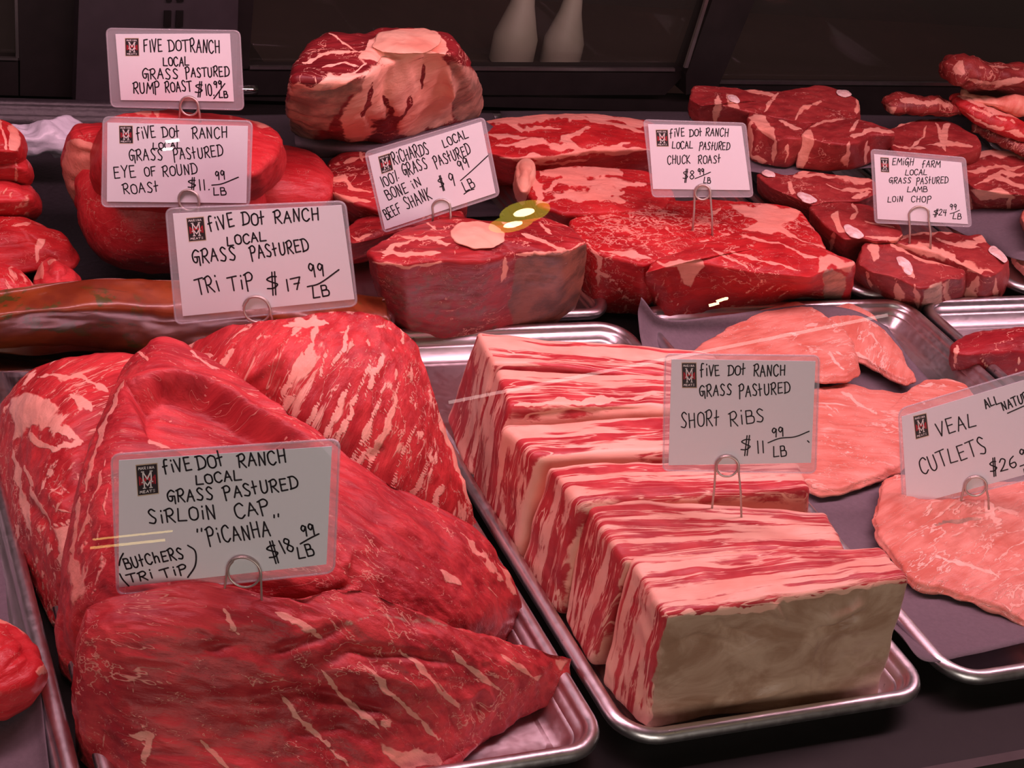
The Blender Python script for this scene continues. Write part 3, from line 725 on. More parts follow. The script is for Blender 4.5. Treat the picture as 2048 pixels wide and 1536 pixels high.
o = drape('picanha_roast', M_roast, [
    [(243, 742, .118), (290, 695, .132), (338, 677, .138), (430, 722, .134), (540, 795, .130), (640, 868, .122), (760, 955, .105), (870, 1013, .085), (960, 1064, .065), (1030, 1165, .036)],
    [(200, 840, .120), (250, 790, .134), (320, 765, .140), (410, 790, .135), (520, 850, .130), (625, 905, .124), (750, 990, .108), (860, 1050, .088), (950, 1110, .065), (1040, 1198, .028)],
    [(162, 965, .108), (215, 925, .124), (290, 905, .130), (400, 915, .126), (520, 950, .126), (640, 1000, .120), (760, 1060, .104), (860, 1110, .085), (950, 1160, .058), (1043, 1225, .020)],
    [(140, 1110, .080), (200, 1070, .105), (280, 1050, .116), (390, 1070, .116), (520, 1090, .116), (640, 1110, .111), (750, 1150, .092), (850, 1200, .072), (950, 1230, .050), (1038, 1243, .012)],
    [(126, 1240, .045), (160, 1215, .07), (250, 1190, .092), (390, 1200, .092), (520, 1210, .092), (640, 1210, .088), (750, 1240, .074), (850, 1275, .052), (940, 1285, .034), (1020, 1268, .010)],
    [(150, 1345, .016), (190, 1360, .03), (260, 1330, .04), (400, 1330, .04), (520, 1330, .04), (640, 1330, .036), (740, 1330, .030), (840, 1330, .022), (930, 1310, .014), (1005, 1285, .008)]],
    nu=18, nv=24, bul=.05, ops=[
    ('cut', 'poly', ((255, 775), (330, 750), (420, 772), (520, 832), (620, 885), (640, 930), (560, 950), (420, 930), (310, 870)), 6, -.020),
    K(9, .004, (248, 765), (300, 745), (345, 745), (440, 775), (560, 850), (640, 895)),
    K(12, -.003, (250, 830), (300, 860), (380, 885)),
    A('fat', 6, (296, 890), (300, 866), (335, 868), (368, 892), (330, 900)),
    L(3, (275, 705), (300, 720)), L(3, (380, 700), (410, 730), (440, 745)), L(4, (250, 760), (205, 860), (170, 980)), L(3, (215, 900), (185, 1000), (160, 1080)),
    L(5, (158, 980), (150, 1060), (145, 1130)), A('fat', 14, (136, 1110), (160, 1120), (172, 1180), (150, 1215)),
    L(9, (940, 1090), (975, 1120), (1000, 1160)), L(6, (1000, 1130), (1030, 1190)), L(7, (880, 1140), (920, 1170)), L(3, (690, 1150), (704, 1120), (700, 1110)),
    K(8, -.005, (540, 1205), (640, 1200), (705, 1165), (708, 1130)), K(6, .003, (690, 1140), (700, 1105)),
    K(10, -.003, (700, 1000), (820, 1080), (900, 1150)),
    *hairs(26, (170, 900, 260, 1180), 105, 60, 2.6, 8), *hairs(30, (680, 980, 1000, 1180), 38, 30, 2.0, 20), *hairs(14, (240, 690, 420, 760), 40, 18, 2.2, 40), *hairs(12, (420, 880, 640, 960), 30, 16, 1.8)],
    noise=(.0026, 42), grain=-20, crease=(.0020, 20, 90, 60), seed=11)
tag(o, 'large raw picanha roast with a folded hollow top, behind its price sign', 'meat')

o = drape('sirloin_cap_roast', M_roast, [
    [(172, 1215, 0.098), (230, 1192, 0.106), (320, 1178, 0.112), (440, 1168, 0.116), (570, 1196, 0.114), (700, 1176, 0.108), (800, 1210, 0.094), (900, 1252, 0.076), (1000, 1282, 0.056), (1085, 1302, 0.040), (1143, 1318, 0.028)],
    [(172, 1275, 0.089), (235, 1265, 0.099), (330, 1255, 0.104), (450, 1248, 0.106), (570, 1250, 0.105), (690, 1246, 0.099), (795, 1275, 0.085), (895, 1302, 0.070), (985, 1325, 0.053), (1062, 1342, 0.038), (1118, 1362, 0.021)],
    [(185, 1370, 0.066), (245, 1365, 0.075), (340, 1355, 0.080), (450, 1350, 0.082), (560, 1355, 0.079), (670, 1355, 0.074), (770, 1370, 0.064), (860, 1385, 0.053), (940, 1395, 0.040), (1005, 1400, 0.028), (1058, 1412, 0.013)],
    [(205, 1460, 0.040), (265, 1465, 0.048), (360, 1460, 0.053), (460, 1460, 0.053), (560, 1465, 0.051), (660, 1465, 0.046), (750, 1470, 0.040), (830, 1470, 0.032), (895, 1468, 0.025), (950, 1465, 0.017), (990, 1462, 0.010)],
    [(250, 1560, 0.020), (310, 1565, 0.027), (390, 1565, 0.030), (470, 1565, 0.031), (560, 1570, 0.029), (640, 1570, 0.026), (720, 1560, 0.022), (790, 1545, 0.018), (845, 1535, 0.014), (885, 1525, 0.010), (915, 1515, 0.010)],
    [(300, 1650, 0.010), (360, 1665, 0.014), (430, 1670, 0.016), (500, 1672, 0.016), (570, 1670, 0.016), (640, 1660, 0.014), (700, 1645, 0.013), (755, 1620, 0.011), (800, 1595, 0.010), (830, 1575, 0.010), (850, 1560, 0.010)]],
    nu=18, nv=24, bul=.05, ops=[
    K(10, -.005, (600, 1345), (700, 1300), (820, 1310), (930, 1330)), K(12, -.004, (480, 1400), (620, 1380), (760, 1420), (860, 1460)), K(9, -.004, (520, 1310), (620, 1280), (700, 1250)),
    K(14, .004, (640, 1330), (760, 1350), (880, 1380)), K(16, -.003, (380, 1300), (450, 1290), (560, 1300)), K(12, -.003, (560, 1480), (680, 1450), (780, 1490)),
    L(5, (440, 1215), (480, 1268)), L(6, (555, 1225), (600, 1250), (650, 1275)), L(5, (640, 1340), (690, 1400), (760, 1460)), L(6, (720, 1320), (780, 1390), (840, 1440), (870, 1480)), L(5, (560, 1390), (620, 1460), (700, 1530)),
    L(5, (800, 1300), (860, 1360), (920, 1420)), L(4, (900, 1300), (960, 1350), (1010, 1390)), L(4, (1000, 1310), (1060, 1350)), L(6, (270, 1470), (300, 1470), (285, 1540)), L(4, (400, 1480), (460, 1540)),
    A('fat', 8, (760, 1490), (790, 1500), (870, 1500), (880, 1530), (820, 1540), (780, 1520)), A('fat', 5, (758, 1440), (785, 1440), (780, 1458), (762, 1456)), A('fat', 4, (1060, 1350), (1085, 1346), (1075, 1362)),
    A('fat', 10, (1110, 1312), (1135, 1316), (1120, 1340)),
    ('skin', 'line', ((640, 1262), (740, 1232), (850, 1240), (950, 1262)), 7, .55),
    *hairs(40, (560, 1290, 1000, 1520), 48, 44, 1.9, 14), *hairs(22, (190, 1280, 300, 1560), 100, 50, 2.4, 10), *hairs(14, (420, 1200, 640, 1300), 60, 26, 2.0, 20)],
    noise=(.0030, 40), grain=-25, crease=(.0030, 22, 75, 60), seed=15)
tag(o, 'large raw roast draped to a pointed right end, in front of the picanha sign', 'meat')

# the marinated pack in its plastic bag
rows = [[(-90, 600, .070), (60, 574, .085), (200, 556, .090), (350, 560, .090), (500, 565, .088), (650, 582, .082), (770, 596, .066)],
        [(-90, 640, .066), (40, 622, .080), (200, 612, .085), (350, 620, .083), (500, 628, .080), (650, 640, .074), (775, 632, .060)],
        [(-90, 672, .052), (30, 660, .060), (200, 645, .066), (350, 662, .060), (500, 668, .056), (650, 680, .052), (778, 668, .045)],
        [(-90, 712, .024), (40, 706, .024), (200, 702, .026), (350, 712, .026), (500, 720, .026), (650, 722, .026), (770, 705, .026)]]
mm = drape('marinated_meat', M_marin, rows, nu=14, nv=12, zb=.024, noise=(.0045, 28), seed=21)
fl = drape('plastic_film', M_bag, [[(p[0], p[1] - 3, p[2] + .003) for p in r] for r in rows[:3]] + [[(p[0], p[1] + 8, p[2] + .001) for p in rows[3]]], nu=20, nv=18, zb=.023, noise=(.0040, 34), crease=(.0065, 10, 55, 45), grain=-8, seed=22)
fr = sheet([[(-90, 690, .030), (60, 690, .028), (200, 690, .027)], [(-90, 720, .027), (60, 722, .026), (200, 718, .026)], [(-90, 752, .027), (30, 748, .026), (100, 735, .026)]], '', noise=.003, mat=M_bag, name='bag_flap')
for k in ('label', 'category'):
    if k in fr: del fr[k]
adopt(empty('vacuum_pack', W(350, 690, .024), 'clear vacuum pack of reddish-brown marinated meat flecked with herbs, behind the tri-tips', 'packaged meat'), mm, fl, fr)

# the cut-off roast at the lower left
o = solid('beef_roast', M_round, [(-150, 1262), (-60, 1228), (0, 1221), (45, 1246), (80, 1285), (92, 1330), (70, 1362), (20, 1385), (-60, 1400), (-150, 1405)], .048,
    [(-150, 1340), (-60, 1330), (0, 1325), (40, 1335), (70, 1350), (80, 1372), (60, 1412), (15, 1440), (-60, 1450), (-150, 1455)], zb=.012, dome=.010, r=.010, ctr=(-50, 1305, .048),
    ops=[A('fat', 6, (0, 1222), (30, 1230), (60, 1252), (78, 1275), (76, 1290), (50, 1272), (10, 1248), (-20, 1236)), A('fat', 5, (70, 1338), (98, 1328), (95, 1340), (72, 1350)), K(5, -.002, (5, 1345), (40, 1310), (60, 1290)), K(5, -.002, (-20, 1300), (20, 1285))], grain=30, seed=31)
tag(o, 'raw roast with a fat edge on dark paper, cut off at the lower left corner', 'meat')

# ------------------------------------------------------------------ short ribs
ribs = [
 ([(1257, 1112), (1763, 1090), (1818, 1155, .104), (1328, 1232)], [(1199, 1367), (1715, 1325), (1757, 1400), (1292, 1460)], .100, 'foremost short rib slab, its broad front covered in greyish fell'),
 ([(1166, 996), (1655, 1020), (1692, 1086), (1250, 1112)], [(1124, 1240), (1610, 1200), (1650, 1290), (1180, 1335)], .100, 'short rib slab holding its price sign, second from the front of the row'),
 ([(1090, 925), (1600, 922), (1623, 966), (1160, 996)], [(1040, 1135), (1560, 1110), (1600, 1190), (1112, 1232)], .102, 'short rib slab third from the front, its red end showing under the sign'),
 ([(1002, 850), (1575, 812), (1595, 885), (1072, 902)], [(975, 1045), (1530, 1010), (1560, 1090), (1030, 1130)], .100, 'short rib slab third from the rear, a fat rim along its rear edge'),
 ([(990, 733), (1530, 760), (1560, 812), (1016, 797)], [(940, 955), (1480, 930), (1520, 1000), (985, 1055)], .102, 'short rib slab second from the rear of the row, orange fat along its front'),
 ([(951, 657), (1430, 706), (1470, 752), (985, 714)], [(893, 835), (1390, 850), (1430, 920), (935, 960)], .100, 'rearmost short rib slab, its pale corner rising beside the leaning tri-tip'),
]
for i, (t, b, zt, lab) in enumerate(ribs):
    ops = []
    if i: t = t[:2] + [(p[0], p[1] + 11) for p in t[2:]]
    if i == 0:
        ops = [A('skin', 8, (1335, 1240), (1420, 1228), (1520, 1222), (1560, 1208), (1600, 1200), (1700, 1188), (1830, 1160), (1790, 1420), (1500, 1480), (1294, 1470), (1310, 1350)),
               K(14, .004, (1625, 1250), (1700, 1225), (1745, 1200)), K(6, -.0045, (1622, 1262), (1680, 1250), (1735, 1215)), K(9, .003, (1540, 1205), (1565, 1240), (1570, 1250)), K(6, -.003, (1430, 1225), (1450, 1260), (1520, 1280)),
               K(10, .002, (1620, 1240), (1632, 1330), (1610, 1400)), L(8, (1322, 1236), (1420, 1226), (1530, 1216), (1600, 1200), (1700, 1184), (1820, 1156)), L(6, (1545, 1210), (1570, 1245), (1560, 1260)), K(8, -.003, (1330, 1300), (1400, 1280), (1500, 1300)), K(9, .003, (1420, 1420), (1520, 1390), (1600, 1360)), K(7, -.002, (1680, 1300), (1720, 1340), (1760, 1330)), K(5, -.002, (1635, 1290), (1620, 1380))]
    if i == 4: ops = [L(5, (1030, 812), (1100, 805), (1200, 800), (1330, 790)), K(6, -.002, (1030, 835), (1120, 825), (1330, 815))]
    if i == 5: ops = [L(7, (955, 665), (985, 720)), K(6, .002, (985, 716), (1060, 725), (1150, 740), (1320, 760))]
    o = hexa('short_rib', M_rib, t, b, zt=zt, r=.005, N=(130, 40, 46) if i == 0 else (110, 34, 40), ops=ops, noise=(.0042, 22), crease=(.0022, 14, 40, 26) if i == 0 else (.0008, 20, 60, 40), seed=3 + i * 2)
    tag(o, lab, 'meat', 'short rib slabs in one pan')

# ------------------------------------------------------------------ veal and fillet
def cutlet(top, z, lab, ops=(), dz=16, ctr=None, th=.007, **kw):
    kw.setdefault('ragged', .0030)
    o = solid('veal_cutlet', M_veal, top, z, [(p[0], p[1] + (dz if len(p) == 2 else dz)) for p in top], zb=z - th, dome=.003, r=.004, step=5, sm=3, ctr=ctr, ops=ops, **kw)
    return tag(o, lab, 'meat', 'veal cutlets on dark paper')
cutlet([(1640, 640), (1660, 612), (1700, 602), (1745, 625), (1780, 668), (1810, 710), (1818, 735), (1834, 750), (1815, 758), (1780, 745), (1730, 715), (1690, 700), (1650, 680)], .022, 'thin veal cutlet at the rear of its paper, the right one beside the fillet pan',
       [L(3, (1740, 665), (1755, 690)), L(3, (1690, 690), (1740, 720))], ctr=(1725, 670, .022), grain=50, seed=41)
cutlet([(1378, 705), (1420, 672), (1460, 650), (1510, 622), (1560, 606), (1600, 604), (1640, 620), (1670, 640), (1700, 670), (1715, 710), (1716, 735), (1700, 752), (1660, 752), (1610, 745), (1560, 760), (1500, 770), (1420, 760)], .029, 'thin broad veal cutlet behind the short rib sign, left one of the rear pair',
       [L(3, (1660, 700), (1672, 728), (1690, 740)), L(3, (1655, 708), (1680, 702)), L(2.5, (1610, 655), (1635, 652)), *hairs(14, (1600, 650, 1690, 710), 15, 24, 1.8)], ctr=(1570, 690, .029), grain=15, seed=43)
cutlet([(1560, 840), (1600, 790), (1640, 772), (1690, 764), (1760, 780), (1815, 785), (1850, 757), (1895, 755), (1930, 765), (1945, 785), (1900, 830), (1850, 880), (1800, 930), (1760, 945), (1710, 965), (1680, 978), (1640, 980), (1610, 965), (1580, 930)], .016, 'thin veal cutlet between the short rib sign and the veal sign',
       [L(3, (1680, 780), (1760, 830)), L(2.5, (1840, 770), (1870, 768)), *hairs(40, (1640, 790, 1850, 930), 25, 30, 1.9, 18)], ctr=(1740, 860, .016), noise=(.0028, 55), grain=-15, seed=45)
cutlet([(1765, 955), (1800, 945), (1880, 950), (1960, 960), (2060, 960), (2180, 1000), (2220, 1100), (2180, 1200), (2090, 1262), (2048, 1242), (2010, 1215), (1960, 1200), (1900, 1180), (1840, 1165), (1812, 1145), (1790, 1110), (1762, 1070), (1746, 1035)], .020, 'pale veal cutlet at the front of its paper under the veal sign',
       [L(7, (1965, 1010), (1990, 1040), (2010, 1065)), L(4, (1860, 1108), (1920, 1130), (2000, 1150)), L(3, (1990, 1020), (2040, 1030)), K(10, .004, (1800, 1020), (1900, 1010), (2048, 1015)), K(8, -.002, (1850, 1045), (1960, 1035)), *hairs(24, (1850, 1090, 2060, 1210), 25, 24, 2.0, 30), ('skin', 'line', ((1868, 1048), (1960, 1038)), 4)],
       ctr=(1950, 1080, .020), noise=(.003, 45), grain=20, seed=47)
o = solid('fillet_steak', M_fillet, [(1897, 690), (1930, 668), (1975, 655), (2050, 648), (2130, 655), (2160, 685), (2100, 698), (2048, 700), (1990, 705), (1930, 712), (1902, 705)], .038,
    [(1900, 742), (1930, 725), (1975, 715), (2050, 712), (2130, 715), (2155, 735), (2100, 745), (2048, 750), (1990, 752), (1945, 748), (1915, 745)], zb=.008, dome=.004, r=.006, ops=[L(3, (1912, 690), (1910, 735)), L(2.5, (1960, 715), (1980, 748)), L(2, (2040, 715), (2030, 745))], grain=10, seed=51)
tag(o, 'dark red fillet steak alone on its pan at the right edge', 'meat')

# ------------------------------------------------------------------ shanks
def lens(name, mat, pts, z, parent_label=None, h=.012, dome=.003, **kw):
    return solid(name, mat, pts, z, [(p[0], p[1], (p[2] if len(p) == 3 else z) - h) for p in pts], dome=dome, r=.002, bulge=0, step=3, sm=3, nt=12, noise=(.0012, 90), crease=(.0006, 90, 90, 90), ragged=.0016, **kw)
mt = solid('meat', M_shank, [(728, 500), (790, 462), (868, 438), (900, 428), (960, 437), (1020, 440), (1090, 432), (1150, 455), (1178, 486), (1120, 512), (1035, 504), (960, 522), (880, 520), (810, 530), (745, 522)], .112,
    [(770, 610), (830, 585), (880, 560), (905, 552), (960, 550), (1020, 550), (1080, 550), (1125, 580), (1142, 640), (1100, 660), (1030, 672), (960, 684), (890, 692), (828, 684), (785, 660)], zb=.006, dome=.005, r=.006, bulge=.004, step=4, nt=40,
    ops=[L(5, (760, 520), (790, 490), (850, 475), (900, 490)), L(4, (800, 465), (830, 480), (890, 478)), L(4, (745, 500), (800, 510), (880, 505)), L(3, (850, 445), (880, 470)), L(4, (1040, 470), (1090, 480), (1130, 500)), L(3, (1080, 440), (1100, 470)), L(3, (1000, 445), (1030, 455)),
         A('skin', 14, (1035, 512), (1185, 490), (1185, 600), (1160, 680), (1030, 690), (1022, 600)), L(6, (1010, 520), (1005, 560)), L(5, (1030, 505), (1100, 508), (1170, 487)), L(3, (745, 525), (820, 535), (900, 524)),
         ('skin', 'poly', ((740, 535), (900, 535), (1000, 540), (1020, 700), (800, 700)), 20, .47)],
    noise=(.0018, 45), seed=61)
bo = lens('bone', M_bone, [(900, 462), (920, 446), (955, 442), (990, 450), (1012, 466), (1010, 484), (985, 496), (950, 497), (918, 488), (904, 476)], .1178, seed=62)
adopt(empty('beef_shank', W(960, 600, .006), 'thick front cross-cut beef shank with a round bone, under the bone-in shank sign', 'meat', 'beef shanks'), mt, bo)

mt = solid('meat', M_shank, [(583, 158), (588, 125), (612, 92), (650, 66), (700, 70), (760, 58), (830, 54), (895, 62), (918, 85), (912, 108), (880, 106), (820, 112), (770, 128), (720, 158), (650, 162)], .205,
    [(580, 262), (600, 200), (650, 180), (690, 175), (740, 170), (800, 165), (870, 170), (930, 180), (966, 214), (950, 232), (900, 248), (850, 264), (770, 284), (680, 286), (610, 276)], zb=.088, dome=.003, r=.010, bulge=.006, step=4, nt=34, ctr=(745, 108, .205),
    ops=[L(2, (600, 130), (660, 110), (730, 110)), L(2, (660, 75), (700, 95), (740, 120)), L(1.6, (640, 140), (690, 125), (720, 135)), L(1.6, (690, 100), (730, 130), (700, 150)), A('fat', 5, (715, 118), (745, 78), (775, 60), (870, 60), (895, 80), (890, 112), (820, 118), (760, 130)),
         A('skin', 12, (575, 165), (640, 168), (725, 162), (690, 200), (650, 260), (600, 285), (570, 270)), A('skin', 14, (905, 120), (950, 140), (972, 214), (940, 240), (910, 240), (900, 180)),
         A('fat', 16, (740, 135), (800, 118), (880, 112), (905, 140), (905, 240), (850, 268), (760, 288), (690, 284), (680, 240), (710, 180)), L(10, (580, 168), (650, 172), (730, 150)), A('fat', 8, (575, 240), (600, 240), (612, 270), (585, 280)),
         ('lean', 'line', ((770, 200), (790, 235), (760, 275)), 9), ('lean', 'line', ((740, 165), (735, 210), (720, 240)), 5), ('lean', 'line', ((820, 190), (800, 240)), 4), ('lean', 'line', ((850, 130), (840, 180)), 3), ('lean', 'poly', ((740, 230), (800, 225), (810, 280), (730, 286)), 14, .6), K(6, -.003, (600, 178), (660, 180), (720, 165)), K(4, .003, (590, 172), (660, 172), (730, 150)), K(7, -.003, (780, 140), (770, 200), (790, 260)), K(6, -.003, (730, 220), (750, 260)), K(9, .004, (890, 130), (900, 170), (880, 220)), K(7, .004, (905, 150), (895, 200))],
    noise=(.0045, 30), crease=(.003, 25, 40, 18), seed=64)
mt.data.materials[0] = M_knuckle
bo = lens('bone', M_bone, [(742, 92), (760, 66), (800, 57), (850, 57), (880, 72), (880, 92), (850, 106), (800, 108), (765, 104)], .2125, h=.03, dome=.002, seed=65)
adopt(empty('beef_shank', W(760, 275, .088), 'tall beef shank topped by a big pale knuckle bone, at the rear against the glass', 'meat', 'beef shanks'), mt, bo)

def slab(name, mat, top, z, drop, lab, group=None, cat='meat', zb=.006, **kw):
    return tag(solid(name, mat, top, z, [(p[0], p[1] + (drop[i] if isinstance(drop, list) else drop)) for i, p in enumerate(top)], zb=zb, **kw), lab, cat, group)
slab('beef_shank', M_shank, [(655, 322), (690, 296), (760, 292), (850, 300), (930, 340), (930, 400), (850, 420), (760, 425), (690, 400), (643, 365)], .082, 52, 'flat beef shank slice with thin white seams, left of the tilted shank sign', 'beef shanks', dome=.006, r=.008, noise=(.002, 40), seed=68,
     ops=[L(3, (650, 330), (700, 322), (740, 310)), L(3.5, (648, 362), (690, 355), (700, 375), (740, 385)), L(3, (720, 300), (725, 325)), L(4, (655, 385), (680, 395), (740, 405)), A('fat', 6, (650, 380), (668, 385), (665, 400))])
slab('beef_shank', M_shank, [(692, 462), (715, 436), (760, 425), (860, 420), (930, 420), (920, 455), (800, 462), (745, 480), (700, 490)], .070, 40, 'small dark beef shank piece tucked behind the front shank', 'beef shanks', dome=.006, r=.006, seed=70, ops=[L(4, (700, 470), (715, 478), (740, 470))])
sheet([[(590, 262, .086), (700, 262, .088), (800, 262, .088), (960, 235, .088)], [(590, 288, .086), (690, 296, .086), (800, 290, .087), (980, 250, .087)], [(600, 318, .066), (680, 314, .072), (800, 302, .086), (1000, 262, .086)]], 'dark paper sheet under the tall knuckle-topped shank, drooping at its left')

# ------------------------------------------------------------------ chuck
G = 'chuck roasts in their pan'
slab('chuck_roast', M_chuck, [(945, 245), (1010, 232), (1110, 224), (1200, 227), (1300, 238), (1345, 270), (1310, 298), (1200, 300), (1100, 312), (1020, 318), (955, 300)], .085, 70, 'rearmost chuck roast, broad and pale-rimmed, right of the tall shank', G, dome=.006, r=.008, seed=72, grain=0, noise=(.002, 40),
     ops=[L(9, (960, 240), (1030, 240), (1110, 230), (1200, 238), (1300, 245)), L(6, (1010, 245), (1060, 262), (1120, 256)), L(5, (1120, 235), (1200, 246), (1290, 262)), L(5, (990, 290), (1080, 285), (1160, 300), (1260, 290)), L(4, (970, 270), (1050, 276)), L(6, (1180, 255), (1130, 275), (1150, 292)), L(5, (1000, 318), (1100, 314), (1200, 302), (1300, 300)), L(3, (1060, 330), (1180, 320))])
slab('chuck_roast', M_chuck, [(1045, 345), (1090, 335), (1180, 328), (1300, 342), (1350, 380), (1330, 418), (1200, 428), (1130, 430), (1075, 412), (1050, 380)], .080, 60, 'middle chuck roast with a pale knob of bone at its left end', G, dome=.005, r=.008, seed=74, noise=(.0022, 40),
     ops=[L(12, (1085, 345), (1150, 340), (1240, 345)), L(8, (1090, 375), (1140, 355), (1210, 370), (1290, 365)), L(10, (1080, 400), (1150, 390), (1250, 400)), L(5, (1150, 380), (1190, 388), (1250, 380)), L(8, (1065, 355), (1080, 390), (1070, 412))])
kb = tag(solid('bone_knob', M_bone, [(1030, 330), (1042, 314), (1060, 312), (1072, 325), (1070, 350), (1056, 385), (1040, 385), (1032, 360)], .088, [(1030, 395), (1036, 372), (1056, 372), (1076, 380), (1076, 395), (1060, 412), (1044, 410), (1032, 402)], zb=.04, dome=.004, r=.006, seed=75, ops=[A('fat', 4, (1030, 330), (1072, 330), (1060, 312))]), None)
kb.parent = [x for x in C.objects if x.name.startswith('chuck_roast')][-1]
c3 = [(1135, 440), (1180, 418), (1260, 405), (1400, 396), (1560, 408), (1602, 420), (1640, 470), (1655, 500), (1600, 512), (1400, 505), (1290, 530), (1190, 505), (1150, 470)]
slab('chuck_roast', M_chuckm, c3, .076, [100, 60, 60, 60, 60, 60, 60, 60, 60, 70, 100, 118, 110], 'heavily marbled chuck roast pierced by the chuck roast sign', G, dome=.004, r=.006, seed=76, noise=(.002, 45), step=4, nt=40,
     ops=[A('fat', 7, (1455, 408), (1560, 412), (1600, 424), (1585, 440), (1560, 455), (1600, 478), (1670, 505), (1640, 500), (1560, 470), (1485, 455), (1510, 440)), L(5, (1440, 415), (1420, 430)), *hairs(40, (1180, 420, 1420, 520), 15, 30, 2.6, 40), L(6, (1200, 500), (1260, 510), (1300, 520)), L(5, (1190, 540), (1230, 560), (1260, 600)), L(4, (1170, 480), (1200, 520), (1195, 580)), *hairs(12, (1180, 520, 1280, 620), 110, 30, 2.4)])
o = solid('chuck_roast', M_chuck, [(1287, 548), (1310, 522), (1379, 488), (1445, 467), (1480, 457), (1523, 461), (1601, 477), (1640, 494), (1676, 508), (1715, 523), (1706, 531), (1640, 545), (1625, 556), (1500, 543), (1406, 526), (1328, 526)], .078,
    [(1292, 592), (1320, 580), (1390, 565), (1445, 555), (1480, 550), (1523, 550), (1601, 560), (1640, 570), (1676, 580), (1704, 600), (1692, 606), (1620, 602), (1600, 598), (1540, 620), (1440, 633), (1330, 641)], zb=.012, dome=.006, r=.004, bulge=.001, step=4, nt=34, ctr=(1500, 510, .078), noise=(.002, 40), seed=78, grain=10,
    ops=[A('fat', 6, (1360, 520), (1405, 512), (1415, 530), (1395, 545), (1380, 575), (1368, 570), (1355, 535)), L(3, (1450, 500), (1520, 520), (1600, 540)), L(3, (1480, 470), (1560, 490), (1640, 520)), A('fat', 8, (1635, 520), (1660, 512), (1715, 524), (1700, 540), (1660, 535), (1640, 545)), L(6, (1655, 540), (1650, 600)), A('skin', 8, (1650, 540), (1690, 545), (1690, 604), (1645, 600)),
         L(3, (1420, 500), (1470, 520), (1500, 540)), *hairs(34, (1400, 550, 1600, 625), 150, 26, 2.2, 10), *hairs(14, (1300, 545, 1400, 620), 100, 26, 2.4), L(4, (1310, 525), (1350, 530), (1400, 520)), K(7, -.002, (1325, 530), (1345, 560), (1350, 600))])
tag(o, 'front chuck roast showing a thick red cut face above the curled paper', 'meat', G)

# ------------------------------------------------------------------ lamb
G = 'lamb loin chops'
def chop(top, z, bot, lab, ops=(), bones=(), zb=.006, mat=M_lamb, name='lamb_chop', seed=80, group=G, **kw):
    kw.setdefault('dome', .002)
    m_ = solid('meat', mat, top, z, bot, zb=zb, r=.003, bulge=.002, step=3.5, sm=3, nt=24, ops=ops, noise=(.0018, 55), seed=seed, **kw)
    ks = [lens('bone', M_wbone, b, z + .0026, h=.010, dome=.0015, seed=seed + 1) for b in bones]
    x = np.mean([p[0] for p in top]); y = np.mean([p[1] for p in top])
    r = empty(name, W(x, y, z), lab, 'meat', group); adopt(r, m_, *ks); return r
chop([(1716, 528), (1722, 495), (1732, 481), (1765, 481), (1798, 488), (1820, 505), (1850, 518), (1900, 530), (1932, 543), (1920, 558), (1892, 558), (1868, 574), (1838, 578), (1805, 560), (1780, 552), (1745, 545)], .058,
     [(1708, 570), (1712, 545), (1730, 535), (1770, 540), (1800, 550), (1830, 560), (1860, 570), (1900, 585), (1928, 595), (1922, 610), (1895, 616), (1868, 620), (1835, 622), (1795, 620), (1762, 608), (1730, 590)], 'front left lamb loin chop with an oval white bone, at the corner of its pan',
     [A('fat', 6, (1732, 495), (1752, 490), (1758, 515), (1745, 525)), L(4, (1770, 482), (1810, 500), (1850, 520), (1920, 535)), L(6, (1795, 560), (1800, 590), (1795, 615)), L(8, (1900, 560), (1895, 600)), A('skin', 6, (1845, 580), (1885, 565), (1885, 615), (1840, 618)), L(3, (1735, 545), (1740, 580)), L(5, (1830, 575), (1836, 615)), L(5, (1800, 515), (1812, 540), (1830, 555))],
     [[(1791, 514), (1803, 511), (1818, 524), (1826, 542), (1822, 552), (1812, 548), (1800, 534)]], seed=81)
chop([(1772, 483), (1810, 468), (1850, 462), (1910, 463), (1945, 470), (1962, 468), (1975, 487), (2000, 499), (2018, 522), (2008, 536), (1990, 552), (1968, 552), (1921, 528), (1874, 505), (1812, 490)], .056,
     [(1800, 555), (1830, 545), (1860, 540), (1900, 540), (1940, 545), (1960, 545), (1975, 560), (1995, 570), (2010, 585), (2000, 602), (1980, 606), (1950, 612), (1915, 615), (1880, 600), (1830, 580)], 'front right lamb loin chop with a thick pale fat rim, pierced by its sign',
     [L(9, (1785, 484), (1850, 496), (1921, 522), (1965, 545), (1990, 550)), L(6, (1800, 478), (1830, 466), (1900, 463)), L(10, (1958, 556), (1935, 600)), L(3, (1870, 478), (1910, 490), (1960, 495)), L(4, (1905, 490), (1950, 486), (1975, 480)), A('fat', 4, (1945, 475), (1962, 470), (1970, 485), (1955, 487)), L(4, (1995, 555), (1990, 600))],
     [[(1976, 494), (1988, 490), (2004, 504), (2017, 521), (2010, 528), (1994, 516), (1978, 506)]], seed=83)
chop([(1616, 414), (1640, 403), (1680, 402), (1740, 410), (1790, 440), (1808, 470), (1790, 482), (1745, 482), (1722, 474), (1690, 480), (1676, 470), (1650, 450)], .064,
     [(1622, 470), (1650, 450), (1690, 450), (1740, 455), (1780, 480), (1800, 505), (1790, 520), (1750, 525), (1725, 522), (1695, 530), (1672, 520), (1640, 495)], 'lamb loin chop behind the front pair, below the left corner of the loin chop sign',
     [A('fat', 4, (1662, 430), (1676, 422), (1680, 445), (1690, 465), (1676, 470)), L(3, (1700, 405), (1712, 425), (1700, 440)), L(4, (1730, 475), (1790, 480), (1806, 470)), L(5, (1665, 470), (1660, 510)), L(3, (1730, 440), (1790, 452))],
     [[(1684, 450), (1696, 447), (1720, 460), (1728, 472), (1718, 478), (1700, 472), (1688, 462)]], seed=85)
